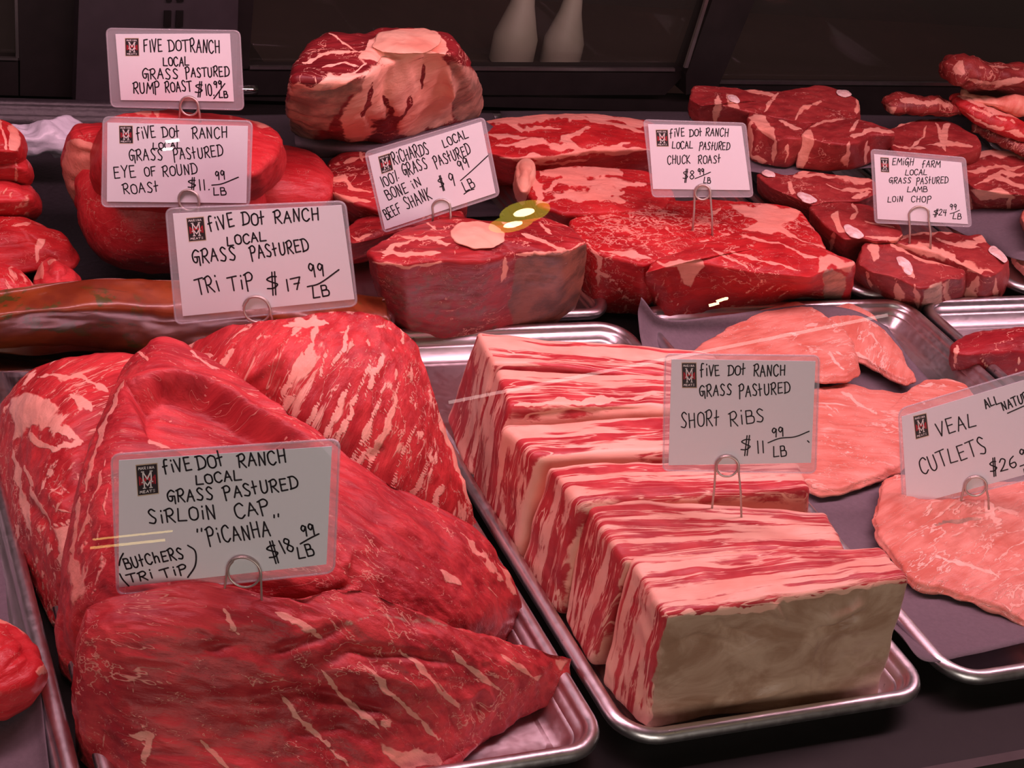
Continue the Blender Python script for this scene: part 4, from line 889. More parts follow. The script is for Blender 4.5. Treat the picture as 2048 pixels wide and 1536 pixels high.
chop([(1512, 348), (1540, 344), (1575, 350), (1610, 340), (1680, 352), (1745, 356), (1760, 384), (1720, 402), (1650, 404), (1625, 412), (1590, 395), (1540, 375)], .066,
     [(1520, 395), (1550, 385), (1580, 390), (1620, 385), (1680, 395), (1740, 400), (1750, 425), (1715, 440), (1660, 445), (1630, 455), (1600, 440), (1550, 420)], 'lamb loin chop in the third row, between the chuck sign and the loin chop sign',
     [L(5, (1590, 350), (1650, 355), (1745, 360)), A('fat', 3, (1575, 362), (1584, 358), (1592, 385), (1584, 390)), L(4, (1600, 345), (1625, 340), (1640, 348)), L(3, (1650, 370), (1680, 380), (1745, 378)), L(4, (1700, 395), (1740, 385))],
     [[(1592, 388), (1602, 384), (1622, 392), (1634, 402), (1622, 410), (1606, 404)], [(1520, 344), (1532, 340), (1550, 346), (1552, 354), (1534, 354)]], seed=87)
sheet([[(1480, 290, .060), (1600, 290, .060), (1760, 285, .060), (1960, 280, .060)], [(1490, 318, .060), (1600, 325, .060), (1760, 312, .060), (1980, 305, .060)], [(1495, 342, .056), (1580, 350, .058), (1760, 335, .058), (1960, 335, .058)]], 'dark paper sheet between the two layers of lamb chops')
chop([(1378, 198), (1386, 172), (1420, 172), (1480, 177), (1560, 184), (1600, 176), (1640, 171), (1690, 180), (1718, 200), (1716, 235), (1690, 240), (1600, 246), (1520, 228), (1478, 218), (1436, 208), (1400, 212)], .102,
     [(1380, 238), (1390, 225), (1420, 225), (1480, 230), (1560, 235), (1600, 230), (1640, 230), (1690, 235), (1718, 250), (1716, 270), (1690, 275), (1600, 285), (1520, 275), (1478, 262), (1436, 255), (1400, 248)], 'rearmost lamb chop on the upper paper, a square cut face at its left end',
     [L(5, (1430, 190), (1436, 210), (1430, 245)), L(3, (1560, 184), (1540, 205), (1530, 222)), L(4, (1590, 240), (1605, 215), (1650, 200)), L(3, (1470, 180), (1550, 190)), A('fat', 4, (1450, 185), (1470, 190), (1480, 215), (1455, 215)), L(4, (1715, 195), (1715, 230))],
     [[(1454, 190), (1470, 190), (1484, 202), (1478, 208), (1458, 202)], [(1670, 180), (1695, 180), (1706, 190), (1690, 196), (1674, 190)]], zb=.064, seed=89)
chop([(1490, 236), (1502, 222), (1540, 228), (1600, 236), (1636, 244), (1612, 262), (1606, 278), (1575, 276), (1556, 282), (1530, 262), (1508, 252)], .100,
     [(1492, 290), (1504, 280), (1540, 280), (1600, 285), (1628, 290), (1610, 305), (1600, 325), (1575, 335), (1552, 332), (1525, 328), (1500, 318)], 'thick lamb chop on the upper paper, its end a red square framed in fat',
     [A('fat', 4, (1494, 236), (1530, 232), (1552, 262), (1550, 285), (1530, 270)), L(5, (1502, 240), (1498, 310), (1540, 330)), L(4, (1550, 280), (1545, 330)), L(7, (1580, 280), (1570, 325)), L(4, (1560, 240), (1600, 260))], zb=.063, seed=91)
chop([(1600, 268), (1622, 248), (1660, 235), (1690, 233), (1722, 238), (1760, 250), (1792, 258), (1790, 272), (1745, 270), (1716, 285), (1690, 290), (1650, 285)], .102,
     [(1588, 336), (1620, 300), (1660, 290), (1690, 290), (1722, 295), (1755, 300), (1775, 305), (1770, 318), (1745, 326), (1710, 336), (1680, 340), (1640, 340)], 'lamb chop on the upper paper, a rib bone reaching right above the loin chop sign',
     [A('fat', 4, (1600, 270), (1622, 262), (1630, 285), (1606, 338), (1592, 336)), L(5, (1700, 275), (1740, 258), (1790, 264)), L(8, (1700, 290), (1690, 338)), L(4, (1735, 285), (1730, 330)), L(3, (1720, 240), (1700, 262)), L(4, (1620, 258), (1650, 240), (1690, 236))], zb=.063, seed=93)
chop([(1770, 262), (1800, 246), (1840, 238), (1880, 235), (1915, 250), (1958, 275), (1964, 292), (1940, 305), (1880, 315), (1800, 312), (1778, 290)], .085,
     [(1775, 310), (1800, 300), (1840, 290), (1880, 290), (1915, 300), (1950, 310), (1958, 322), (1935, 330), (1880, 338), (1800, 338), (1780, 330)], 'lamb chop behind the loin chop sign, round red eyes ringed by fat',
     [L(3, (1850, 255), (1845, 275), (1820, 300)), L(4, (1870, 245), (1880, 270), (1890, 300)), L(4, (1850, 292), (1900, 285), (1945, 295)), A('fat', 4, (1885, 250), (1900, 252), (1895, 285), (1884, 280)), L(4, (1780, 252), (1830, 240), (1870, 234)), L(3, (1780, 290), (1850, 300))], zb=.063, seed=95)
chop([(1920, 318), (1940, 304), (1985, 297), (2040, 305), (2100, 330), (2110, 370), (2060, 392), (2000, 385), (1950, 378), (1928, 360)], .062,
     [(1925, 380), (1945, 370), (1985, 365), (2040, 370), (2090, 385), (2100, 410), (2060, 436), (2000, 438), (1955, 432), (1932, 415)], 'round lamb leg chop right of the loin chop sign, cut off by the right edge',
     [L(7, (1930, 316), (1980, 302), (2050, 312)), L(4, (1935, 345), (1990, 335), (2050, 335)), L(4, (1950, 370), (1985, 352), (2050, 375)), L(4, (1975, 360), (2000, 345), (2050, 350)), A('fat', 5, (1940, 380), (2000, 378), (2030, 395), (1960, 400)), L(4, (1935, 380), (1940, 425)), L(4, (2020, 390), (2010, 435))], zb=.008, seed=97)
# racks with long bones at the far right
def bar(name, mat, pts, rad, lab, seed, flat=.62, group=None, cat='meat', ops=()):
    P = np.array([W(*p) for p in pts]); P = crom(P, 10); Rr = crom(np.array([[r] for r in rad]), 10)[:, 0]
    v, q, t = tube(P, 1.0, 26); n = 26
    for i in range(len(P)):
        d = v[i * n:(i + 1) * n] - P[i]; d *= Rr[i]; d[:, 2] *= flat; v[i * n:(i + 1) * n] = P[i] + d
    tg_ = np.repeat(np.linspace(0, 1, len(P)), n); g = np.zeros_like(v); g[:, 0] = np.append(tg_, [0, 1]) * .3; g[:, 1:] = v[:, 1:]
    return tag(finish(name, v, q[:, ::-1], t[:, ::-1], mat, noise=(.0085, 34), crease=(.0035, 14, 70, 70), ops=ops, seed=seed, g3=g), lab, cat, group)
bar('lamb_rib', M_dark, [(1772, 214, .100), (1800, 206, .104), (1840, 210, .104), (1890, 218, .102), (1920, 222, .100)], [.010, .017, .015, .014, .010], 'dark blunt lamb bone end at the rear right, pointing left', 101, group='bones at the far right', ops=[A('fat', 5, (1770, 215), (1790, 210), (1790, 230), (1772, 230)), L(5, (1800, 198), (1850, 205), (1900, 208))])
bar('lamb_rib', M_chuck, [(1905, 196, .110), (1930, 212, .108), (1980, 238, .100), (2040, 262, .094), (2110, 285, .09)], [.010, .017, .019, .018, .012], 'long red rib strip with a pale fat line, slanting down to the right edge', 102, group='bones at the far right', ops=[L(4, (1915, 190), (1970, 212), (2060, 250)), L(5, (1930, 230), (1990, 255), (2060, 280)), L(3, (1950, 215), (2030, 250))])
bar('lamb_rib', M_dark, [(1945, 256, .080), (1975, 264, .080), (2020, 285, .078), (2070, 310, .075), (2110, 325, .075)], [.008, .012, .012, .012, .010], 'thin dark rib under the long red rib strip', 103, group='bones at the far right')
bar('lamb_rib', M_fatty, [(1925, 192, .115), (1960, 200, .116), (2010, 208, .116), (2070, 218, .115), (2120, 225, .115)], [.008, .013, .015, .015, .012], 'greyish fatty rib piece behind the long red rib strip', 104, group='bones at the far right')
bar('beef_bone', M_dark, [(1902, 148, .150), (1925, 140, .153), (1965, 146, .150), (2030, 152, .148), (2110, 156, .148)], [.018, .028, .024, .020, .020], 'dark red meaty bone, topmost at the upper right corner', 105, ops=[A('fat', 5, (1905, 130), (1925, 122), (1930, 150), (1910, 160)), L(5, (1930, 160), (1990, 165), (2050, 160)), L(4, (1960, 130), (2040, 140))])
slab('rib_rack', M_dark, [(1920, 170), (1980, 172), (2100, 175), (2130, 215), (2050, 225), (1960, 210)], .105, 60, 'dark rack of ribs under the topmost meaty bone at the right edge', zb=.01, seed=106)
slab('ground_meat', M_veal, [(2020, 498), (2050, 505), (2100, 520), (2140, 560), (2060, 545), (2030, 520)], .022, 14, 'pale pink ground meat in the pan at the right edge', zb=.004, noise=(.004, 160), seed=107)
slab('meat_patty', M_veal, [(2040, 430), (2060, 405), (2110, 400), (2130, 440), (2110, 480), (2060, 480)], .050, 20, 'sliver of an orange-pink cut at the right edge, above the ground meat', zb=.01, seed=108)
sheet([[(1850, 430, .014), (2000, 415, .03), (2120, 410, .03)], [(1930, 470, .012), (2020, 480, .030), (2120, 480, .03)], [(1975, 495, .012), (2035, 520, .028), (2120, 530, .03)]], 'dark paper at the right edge behind the front lamb chops')

# ------------------------------------------------------------------ rump and round roasts in the rear left
o = solid('rump_roast', M_round, [(200, 245), (215, 226), (260, 216), (330, 212), (400, 217), (480, 228), (545, 244), (568, 270), (560, 305), (520, 345), (440, 365), (330, 365), (240, 350), (200, 300)], .150,
    [(190, 340), (205, 325), (260, 315), (330, 310), (400, 312), (480, 318), (540, 330), (556, 352), (545, 372), (510, 400), (440, 420), (330, 430), (240, 425), (195, 395)], zb=.082, dome=.006, r=.012, bulge=.006, noise=(.002, 35), seed=111,
    ops=[L(8, (205, 230), (250, 218), (310, 216), (318, 232)), L(7, (440, 222), (500, 232), (545, 248)), *hairs(10, (480, 260, 560, 300), 10, 20, 1.6)])
tag(o, 'big red rump roast with pale rim fat, under the rump roast sign', 'meat')
o = solid('rump_roast', M_round, [(136, 262), (142, 244), (170, 240), (210, 240), (240, 262), (240, 300), (200, 310), (150, 282)], .125,
    [(132, 372), (138, 350), (170, 345), (210, 345), (240, 360), (240, 400), (200, 418), (148, 410)], zb=.055, dome=.004, r=.008, bulge=.006, noise=(.003, 40), seed=113,
    ops=[A('fat', 6, (132, 282), (160, 282), (200, 290), (205, 420), (128, 420)), K(5, -.004, (132, 300), (170, 305), (200, 305)), K(5, -.005, (135, 365), (165, 360), (195, 370))])
tag(o, 'small roast with a bulging peach fat side, left of the big rump roast', 'meat')
def lump(name, mat, c, rad, lab, seed, rot=0, flat=1.0, noise=(.007, 22), ops=(), grain=0, group=None, pw=2.4):
    """a rounded roast resting at pixel c (x, y, z of its foot), half-sizes in metres"""
    n, m = 70, 44; u, v = np.meshgrid(np.linspace(0, 2 * np.pi, n, endpoint=False), np.linspace(-np.pi / 2, np.pi / 2, m), indexing='ij')
    se = lambda x: np.sign(x) * np.abs(x) ** (2 / pw)
    V = np.stack([rad[0] * se(np.cos(v)) * se(np.cos(u)), rad[1] * se(np.cos(v)) * se(np.sin(u)), rad[2] * se(np.sin(v))], -1).reshape(-1, 3)
    a = math.radians(rot); V = V @ np.array([[math.cos(a), math.sin(a), 0], [-math.sin(a), math.cos(a), 0], [0, 0, 1]]); V = V + W(*c) + [0, 0, rad[2]]
    idx = np.arange(n * m).reshape(n, m); Q = np.stack([idx[:, :-1], np.roll(idx, -1, 0)[:, :-1], np.roll(idx, -1, 0)[:, 1:], idx[:, 1:]], -1).reshape(-1, 4)
    return tag(finish(name, V, Q, np.zeros((0, 3), int), mat, ops=ops, noise=noise, seed=seed, grain=grain, crease=(.0020, 22, 50, 50)), lab, 'meat', group)
G = 'eye of round roasts'
lump('eye_of_round_roast', M_round, (330, 515, .020), (.078, .060, .052), 'rounded eye of round roast left of the tri-tip sign, front of its tray', 121, 10, ops=[L(3, (250, 470), (300, 480)), *hairs(20, (200, 430, 330, 540), -20, 16, 1.5, 30)], group=G)
lump('eye_of_round_roast', M_round, (548, 420, .045), (.050, .050, .026), 'eye of round roast end right of the eye of round sign', 122, 0, group=G)
lump('eye_of_round_roast', M_round, (225, 440, .040), (.034, .044, .030), 'small eye of round end with a pale edge, left of the eye of round sign', 123, 0, ops=[L(5, (164, 428), (185, 405), (205, 395))], group=G)
G = 'cut-off roasts at the far left'
slab('beef_roast', M_chuck, [(-70, 240), (-20, 234), (8, 238), (30, 247), (44, 262), (47, 285), (34, 303), (0, 302), (-70, 300)], .128, 42, 'marbled roast with pale fat at the left edge, topmost of its pile', G, zb=.085, dome=.006, r=.008, bulge=.004, seed=131, ops=[A('fat', 6, (4, 245), (36, 256), (46, 285), (33, 304), (14, 300), (20, 270)), L(6, (-10, 240), (6, 262), (10, 300)), ('lean', 'line', ((10, 245), (15, 275)), 4)])
slab('beef_roast', M_round, [(-70, 305), (0, 300), (36, 302), (52, 310), (60, 325), (52, 338), (0, 335), (-70, 335)], .106, 44, 'dark red roast with a pale vertical seam at the left edge, second in its pile', G, zb=.068, dome=.004, r=.008, bulge=.004, seed=132, ops=[L(4, (28, 312), (31, 335), (28, 362)), ('skin', 'line', ((50, 310), (56, 340)), 4, .5)])
slab('beef_roast', M_round, [(-70, 360), (0, 354), (40, 356), (66, 366), (77, 382), (74, 396), (30, 402), (-70, 402)], .084, 46, 'red roast with pale streaks at the left edge, in the middle of its pile', G, zb=.046, dome=.006, r=.010, bulge=.005, seed=133, ops=[*hairs(22, (0, 375, 66, 420), 115, 24, 3.4)])
slab('beef_roast', M_chuck, [(-70, 430), (0, 423), (50, 424), (84, 436), (110, 452), (132, 455), (146, 472), (143, 496), (120, 505), (84, 496), (40, 505), (-70, 510)], .066, 46, 'broad dark red roast at the left edge, low in its pile', G, zb=.047, dome=.008, r=.012, bulge=.005, seed=134, ops=[A('fat', 5, (76, 480), (95, 478), (85, 500), (74, 510)), L(5, (78, 485), (75, 525)), L(3, (20, 450), (60, 445))])
slab('beef_roast', M_round, [(80, 522), (92, 503), (110, 508), (128, 518), (150, 528), (160, 545), (150, 565), (110, 575), (80, 560)], .064, 34, 'small red knob of meat beside the marinated pack, lowest of its pile', G, zb=.047, dome=.006, r=.010, bulge=.004, seed=135, ops=[A('fat', 5, (70, 535), (88, 525), (84, 560), (65, 565)), L(4, (95, 530), (105, 520), (120, 520))])
slab('beef_roast', M_round, [(-70, 530), (0, 518), (30, 525), (58, 545), (70, 565), (60, 585), (0, 590), (-70, 590)], .066, 40, 'pale-streaked roast at the left edge just behind the marinated pack', G, zb=.047, dome=.006, r=.010, bulge=.004, seed=136, ops=[*hairs(30, (0, 525, 60, 590), 60, 24, 3.6)])
o = lump('plastic_wrap', M_white, (95, 300, .040), (.045, .020, .013), 'crumpled whitish plastic film behind the black tray divider', 141, 0, noise=(.012, 50)); o['category'] = 'film'

# ------------------------------------------------------------------ price signs
# marker capitals as strokes on a 0-10 grid; ~ marks a curved stroke
GL = {
'A': '0,0 5,10 9,0|2,4 8,4', 'B': '1,0 1,10|~1,10 7,9.5 7,6 1,5.5|~1,5.5 9,5 9,.5 1,0', 'C': '~9,8.5 6,10.5 1,8 1,2 5,-.5 9,1.5', 'D': '1,0 1.5,10|~-.5,10 6,10 10,6 8,1.5 0,0',
'E': '8,10 1,10 1,0 8.5,.3|1,5.2 7,5.4', 'F': '9,10 1.5,9.5 1,0|1,5 7,5.5', 'G': '~9,9 5,10.5 .5,7 1,2 4,.5 6,2 6,4.5|3,5 9,5 9,-2', 'H': '1,10 1,0|8.5,10 8,0|1,5 8.5,5.3', 'I': '5,10 5,0',
'J': '7,10 7,2 4,0 1,2', 'K': '1,10 1,0|8,10 1.3,4.5 9,0', 'L': '2,10 .5,.3 9,0.2', 'M': '0,0 1.5,10 5,4 8.5,10 10,0', 'N': '1,0 1.5,10 7.5,0 8.5,10', 'O': '~5,10 1,8 1,2 5,0 9,2 9,8 5,10',
'P': '1.2,-2 1.8,10|~0,9.5 6,11 9,8.5 7,5.5 1.4,5', 'Q': '~5,10 1,8 1,2 5,0 9,2 9,8 5,10|6,3 10,-1', 'R': '1,0 1.5,10|~-.5,9.5 6,11 8.5,8 6,5.3 1.2,5|3,5 9,-.5', 'S': '~8.5,9 5,10.5 2,8.5 4.5,5.5 8,3 6,0 1,0.6',
'T': '-.5,9.7 10,10.2|5,10 4.6,0', 'U': '~1,10 1,2 4,-.4 8,2 8.3,10', 'V': '0,10 4,0 8.5,10.5', 'W': '0,10 2.5,0 5,8 7.5,0 10,10', 'X': '0,10 9,0|9,10 0,0', 'Y': '0,10 4.5,5 9,10|4.5,5 4,0', 'Z': '0,10 9,10 0,0 9,0',
'i': '4.5,6.5 4.3,0|4.6,9.4 4.8,10', 't': '4.5,11 4,0|1,5.6 8.5,6.2', 'f': '~9,10.5 5,10.5 3,7 2,-1|0,5 7,5.6', 'h': '1,10 1,0|~1,4 4,6 7,5 7.5,0', 'a': '~8,6 4,7 1,3.5 4,0 7,2 8,6.5|8,6.5 8.4,0',
'0': '~5,10 1,8 1,2 5,0 9,2 9,8 5,10', '1': '5.5,10 4.5,0', '2': '~1,8 4,10.5 8,8.5 5,4 0,.2|.3,.2 9,.2', '4': '2,10 1,4.6 8.5,4.8|7,10 6.4,-1', '6': '~8,10 3,7.5 1,3 4,0 8,1.5 7.5,4.5 2,4', '7': '0,9.6 9,10 4,0|2.5,5 7.5,5.2',
'8': '~5,5.4 1.5,8 4.5,10.3 8,8.2 5,5.4 1,2.4 4.5,-.2 8.6,2.2 5,5.4', '9': '~8,8.5 4,10.5 1,7.5 4,5 8,8.5|8.2,9 7,0', '$': '~9,8.5 5,9 1,7.5 5,5 8.8,3 5,.8 0,1.2|6.3,12 3.3,-4|8.6,12 5.6,-4', '%': '1,8.5 2,8.6|7,10 3,0|8,2 8.6,2.2',
'"': '3,10 2.4,7|7,10.2 6.4,7.2', '.': '4,0 4.8,.4', '(': '~7,11 3,7 3,3 7,-1', ')': '~3,11 8,7 8,3 3,-1', '/': '9,10 0,-1'}
WID = {'I': .45, 'i': .45, '1': .45, '.': .35, '"': .6, 't': .75, 'f': .85, 'M': 1.25, 'W': 1.25, '(': .6, ')': .6, ' ': .7}
def smooth_stroke(P):
    P = crom(np.array(P, float)[:, :2], 6) if len(P) > 2 else np.array(P, float)
    return P
def glyph(ch):
    out = []
    for s in GL[ch].split('|'):
        cur = s.startswith('~'); pts = [tuple(map(float, p.split(','))) for p in s.lstrip('~').split()]
        out.append(smooth_stroke(pts) if cur else np.array(pts))
    return out
jr = random.Random(12)
def ribbons(strokes, w, to3, n):
    """ink strokes laid on the card: flat bands with round ends; strokes are in card metres"""
    V = []; Q = []; T = []
    def disc(c):
        o = len(V); V.append(c)
        for k in range(8): V.append(c + w / 2 * np.array([math.cos(k * math.pi / 4), math.sin(k * math.pi / 4)]))
        for k in range(8): T.append((o, o + 1 + k, o + 1 + (k + 1) % 8))
    for S in strokes:
        for a, b in zip(S[:-1], S[1:]):
            d = b - a; l = np.linalg.norm(d)
            if l < 1e-7: continue
            q = np.array([-d[1], d[0]]) / l * w / 2; o = len(V)
            V.extend([a - q, b - q, b + q, a + q]); Q.append((o, o + 1, o + 2, o + 3))
        for p in S: disc(np.asarray(p))
    V2 = np.array(V); return to3(V2), np.array(Q).reshape(-1, 4), np.array(T).reshape(-1, 3)

def sign(label, foot, zf, quad, pquad, texts, lines, logo, wire, ink=3.4, tilt=8, push=0.0, yaw=0.0, base=None):
    """foot: pixel where the wire enters the meat at height zf; quad: card corners TL, TR, BR, BL; pquad: laminate corners"""
    B = W(foot[0], foot[1], zf) if base is None else base
    f = np.array([-M[0, 2], -M[1, 2], 0]); f /= np.linalg.norm(f)
    a = math.radians(yaw); f = np.array([f[0] * math.cos(a) - f[1] * math.sin(a), f[0] * math.sin(a) + f[1] * math.cos(a), 0])
    B = B + f * push
    t = math.radians(tilt); n = -f * math.cos(t) + np.array([0, 0, math.sin(t)])          # the card's face
    ux = np.cross([0, 0, 1.0], n); ux /= np.linalg.norm(ux); uy = np.cross(n, ux)
    O = Wp(quad[3][0], quad[3][1], B, n)
    def loc(px, py): p = Wp(px, py, B, n) - O; return np.array([p @ ux, p @ uy])
    def to3(P, h=0.0): P = np.asarray(P); return O + P[:, :1] * ux + P[:, 1:2] * uy + n * h
    def to3h(h): return lambda P: to3(P, h)
    root = empty('price_sign', B, label, 'price sign', 'price signs on wire holders')
    # laminate with rounded corners
    q = np.array([loc(*p) for p in pquad]); out = []
    r = np.linalg.norm(q[1] - q[0]) * .045
    for i in range(4):
        p = q[i]; u = q[i - 1] - p; v = q[(i + 1) % 4] - p; u = u / np.linalg.norm(u) * r; v = v / np.linalg.norm(v) * r
        for k in range(7):
            s = k / 6; out.append((1 - s) ** 2 * (p + u) + 2 * s * (1 - s) * p + s * s * (p + v))
    out = np.array(out)
    kids = [mesh('laminate_sleeve', *prism(to3(out, -0.0012), n * 0.0009), M_pouch, smooth=False)]
    E3 = to3(out, -0.0006); kids.append(mesh('sealed_edge', *tube(E3, 0.0007, 6, True), M_pouch))
    c = np.array([loc(*p) for p in quad])
    kids.append(mesh('card', *prism(to3(c, 0.0), n * 0.0004), M_card, smooth=False))
    # logo
    lg = np.array([loc(*p) for p in logo]); cen = lg.mean(0)
    lo = mesh('logo_print', *prism(to3(cen + (lg - cen) * 1.07, 0.00042), n * 0.00004), M_ledge, smooth=False)
    def lmap(x, y): return (lg[3] * (1 - x) + lg[2] * x) * (1 - y) + (lg[0] * (1 - x) + lg[1] * x) * y
    parts = [mesh('logo_ground', *prism(to3(lg, 0.00047), n * 0.00003), M_lback, smooth=False)]
    lw = np.linalg.norm(lg[1] - lg[0])
    def lstrokes(pts): return [np.array([lmap(*p) for p in s]) for s in pts]
    red = [[(.12, .34), (.12, .62), (.30, .44), (.48, .62)], [(.52, .62), (.70, .44), (.88, .62), (.88, .34)], [(.22, .36), (.22, .52)], [(.78, .36), (.78, .52)], [(.30, .38), (.50, .56), (.70, .38)]]
    wht = [[(.30, .42), (.30, .78), (.50, .52), (.70, .78), (.70, .42)], [(.34, .22), (.34, .46), (.50, .30), (.66, .46), (.66, .22)], [(.24, .42), (.36, .42)], [(.64, .42), (.76, .42)], [(.28, .22), (.40, .22)], [(.60, .22), (.72, .22)], [(.24, .78), (.34, .78)], [(.66, .78), (.76, .78)]]
    def small(word, y0, h):
        S = []; adv = .80 / len(word)
        for k, ch in enumerate(word):
            for s in glyph(ch): S.append(np.array([lmap(.10 + k * adv + p[0] / 10 * adv * .78, y0 + p[1] / 10 * h) for p in s]))
        return S
    parts.append(mesh('logo_letters', *ribbons(lstrokes(red), lw * .065, to3h(.00055), n), M_lred, smooth=False)); tag(parts[-1], 'red interlaced letters')
    parts.append(mesh('logo_letters', *ribbons(lstrokes(wht), lw * .06, to3h(.00062), n), M_lwhite, smooth=False)); tag(parts[-1], 'white interlaced letters')
    parts.append(mesh('logo_words', *merge([ribbons(small('MARINA', .86, .08), lw * .03, to3h(.00062), n), ribbons(small('MEATS', .06, .08), lw * .03, to3h(.00062), n)]), M_lwhite, smooth=False))
    # handwriting
    S = []; px2m = np.linalg.norm(loc(quad[3][0] + 10, quad[3][1]) - loc(quad[3][0], quad[3][1])) / 10
    for tx in texts:
        word, x0, y0, x1, y1, h = tx
        a_, b_ = loc(x0, y0), loc(x1, y1); d = b_ - a_; Lw = np.linalg.norm(d); d /= Lw; up = np.array([-d[1], d[0]])
        hm = h * px2m * .85; ws = [WID.get(ch, 1.0) for ch in word]; gap = .20; tot = sum(ws) + gap * (len(word) - 1); sc_ = Lw / tot; x = 0
        for ch, wd_ in zip(word, ws):
            if ch != ' ':
                k = sc_ * wd_ / 10; jy = jr.uniform(-.05, .05) * hm; jh = jr.uniform(.94, 1.06); sl = jr.uniform(-.02, .07)
                if ch in 'Ii1.t"()': k = sc_ / 10 * .8; xo = -sc_ * .12
                else: xo = 0
                for s in glyph(ch):
                    S.append(np.array([a_ + d * (x + xo + p[0] * k + sl * p[1] / 10 * hm) + up * (p[1] / 10 * hm * jh + jy) for p in s]))
            x += sc_ * (wd_ + gap)
    for ln in lines: S.append(np.array([loc(*p) for p in ln]) if len(ln) < 3 else crom(np.array([loc(*p) for p in ln]), 5))
    kids.append(mesh('handwriting', *ribbons(S, ink * .85 * px2m, to3h(.00050), n), M_ink, smooth=False))
    # spring wire: leg, one and a half turns, leg
    cx, cy, rr, lx, ly, rx, ry = wire[:7]; cc = loc(cx, cy); R_ = rr * px2m
    la, ra = loc(lx, ly), loc(rx, ry); Pw = []
    arch = len(wire) > 7
    if not (lx == 0): Pw += [np.append(la - (0, .004), .0008), np.append(la + (cc + [-R_ * 1.02, 0] - la) * .5, .0010)]
    turns = 0.5 if arch else 1.5
    for k in range(int(40 * turns) + 1):
        th_ = math.pi - 2 * math.pi * k / 40; Pw.append(np.append(cc + R_ * np.array([math.cos(th_), math.sin(th_)]) * (1.06 if (k < 16 or k > 44) else .97), .0012 + .0018 * k / 60))
    Pw += [np.append(ra + (cc + [R_ * 1.02, 0] - ra) * .5, .0026), np.append(ra - (0, .004), .0016)]
    Pw = np.array(Pw)
    kids.append(mesh('wire_holder', *tube(to3(Pw[:, :2]) + n * Pw[:, 2:3], (wire[8] if len(wire) > 8 else 2.3) * px2m, 8), M_wire))
    adopt(root, *kids)
    adopt(root, lo)
    bpy.context.view_layer.update()
    for p in parts: p.parent = lo; p.matrix_parent_inverse = Matrix.Identity(4)
    return root

def box4(x0, y0, x1, y1, dx=0, dy=0): return [(x0, y0), (x1, y0 + dy), (x1 + dx, y1 + dy), (x0 + dx, y1)]
sign('price sign for rump roast, the highest card, on the big red rump roast', (380, 231), .160, [(231, 68), (460, 67), (468, 203), (242, 200)], [(212, 57), (479, 62), (487, 220), (222, 214)],
     [('FIVE', 288, 103, 326, 103, 27), ('DOT', 338, 102, 378, 102, 25), ('RANCH', 381, 103, 441, 105, 27), ('LOCAL', 327, 132, 379, 131, 19), ('GRASS', 286, 157, 358, 157, 22), ('PASTURED', 372, 154, 459, 152, 21), ('RUMP', 267, 185, 321, 186, 24), ('ROAST', 331, 184, 385, 182, 22), ('$', 391, 187, 407, 187, 22), ('10.', 412, 191, 429, 190, 26), ('99', 428, 175, 445, 174, 14), ('LB', 439, 196, 456, 195, 14)],
     [[(450, 167), (428, 197)]], box4(251, 77, 277, 111, 1), (380, 212, 18, 360, 233, 403, 233), ink=3.0, push=.004)
sign('price sign for eye of round roast, second card from the top of the left stack', (382, 455), .105, [(215, 245), (496, 252), (493, 406), (214, 403)], [(206, 234), (504, 243), (498, 413), (203, 414)],
     [('fiVE', 275, 278, 313, 275, 25), ('DOt', 326, 275, 361, 274, 23), ('RANCH', 385, 276, 456, 275, 24), ('LOCAL', 306, 297, 364, 296, 14), ('GRASS', 260, 321, 327, 319, 24), ('PAStURED', 348, 320, 447, 311, 24), ('EYE', 229, 356, 274, 354, 27), ('OF', 290, 352, 314, 351, 21), ('ROUND', 326, 352, 396, 348, 23), ('ROASt', 248, 388, 320, 382, 23), ('$', 377, 376, 394, 375, 20), ('11.', 398, 381, 420, 379, 24), ('99', 432, 360, 452, 358, 19), ('LB', 428, 391, 453, 389, 17)],
     [[(424, 370), (445, 367), (477, 354)]], box4(239, 252, 265, 286, 1), (379, 400, 20, 362, 425, 398, 425), ink=2.8, base=np.array([-0.155, 0.432, 0.10]))
sign('price sign for tri tip, the large card above the leaning tri-tip roast', (520, 640), .15, [(346, 427), (683, 410), (709, 598), (366, 632)], [(331, 418), (690, 403), (714, 612), (351, 649)],
     [('fiVE', 420, 461, 471, 452, 31), ('DOt', 486, 451, 532, 447, 28), ('RANCH', 550, 446, 640, 440, 27), ('LOCAL', 455, 491, 534, 481, 21), ('GRASS', 387, 526, 474, 518, 30), ('PAStURED', 503, 518, 619, 500, 28), ('TRi', 396, 589, 442, 580, 36), ('TiP', 460, 581, 511, 574, 32), ('$', 536, 580, 560, 576, 34), ('17', 572, 583, 607, 577, 28), ('99', 621, 555, 651, 550, 30), ('LB', 627, 597, 660, 591, 27)],
     [[(615, 573), (640, 566), (678, 539)]], [(374, 437), (407, 434), (412, 479), (379, 482)], (515, 618, 26, 0, 0, 549, 640), ink=3.6, push=.018)
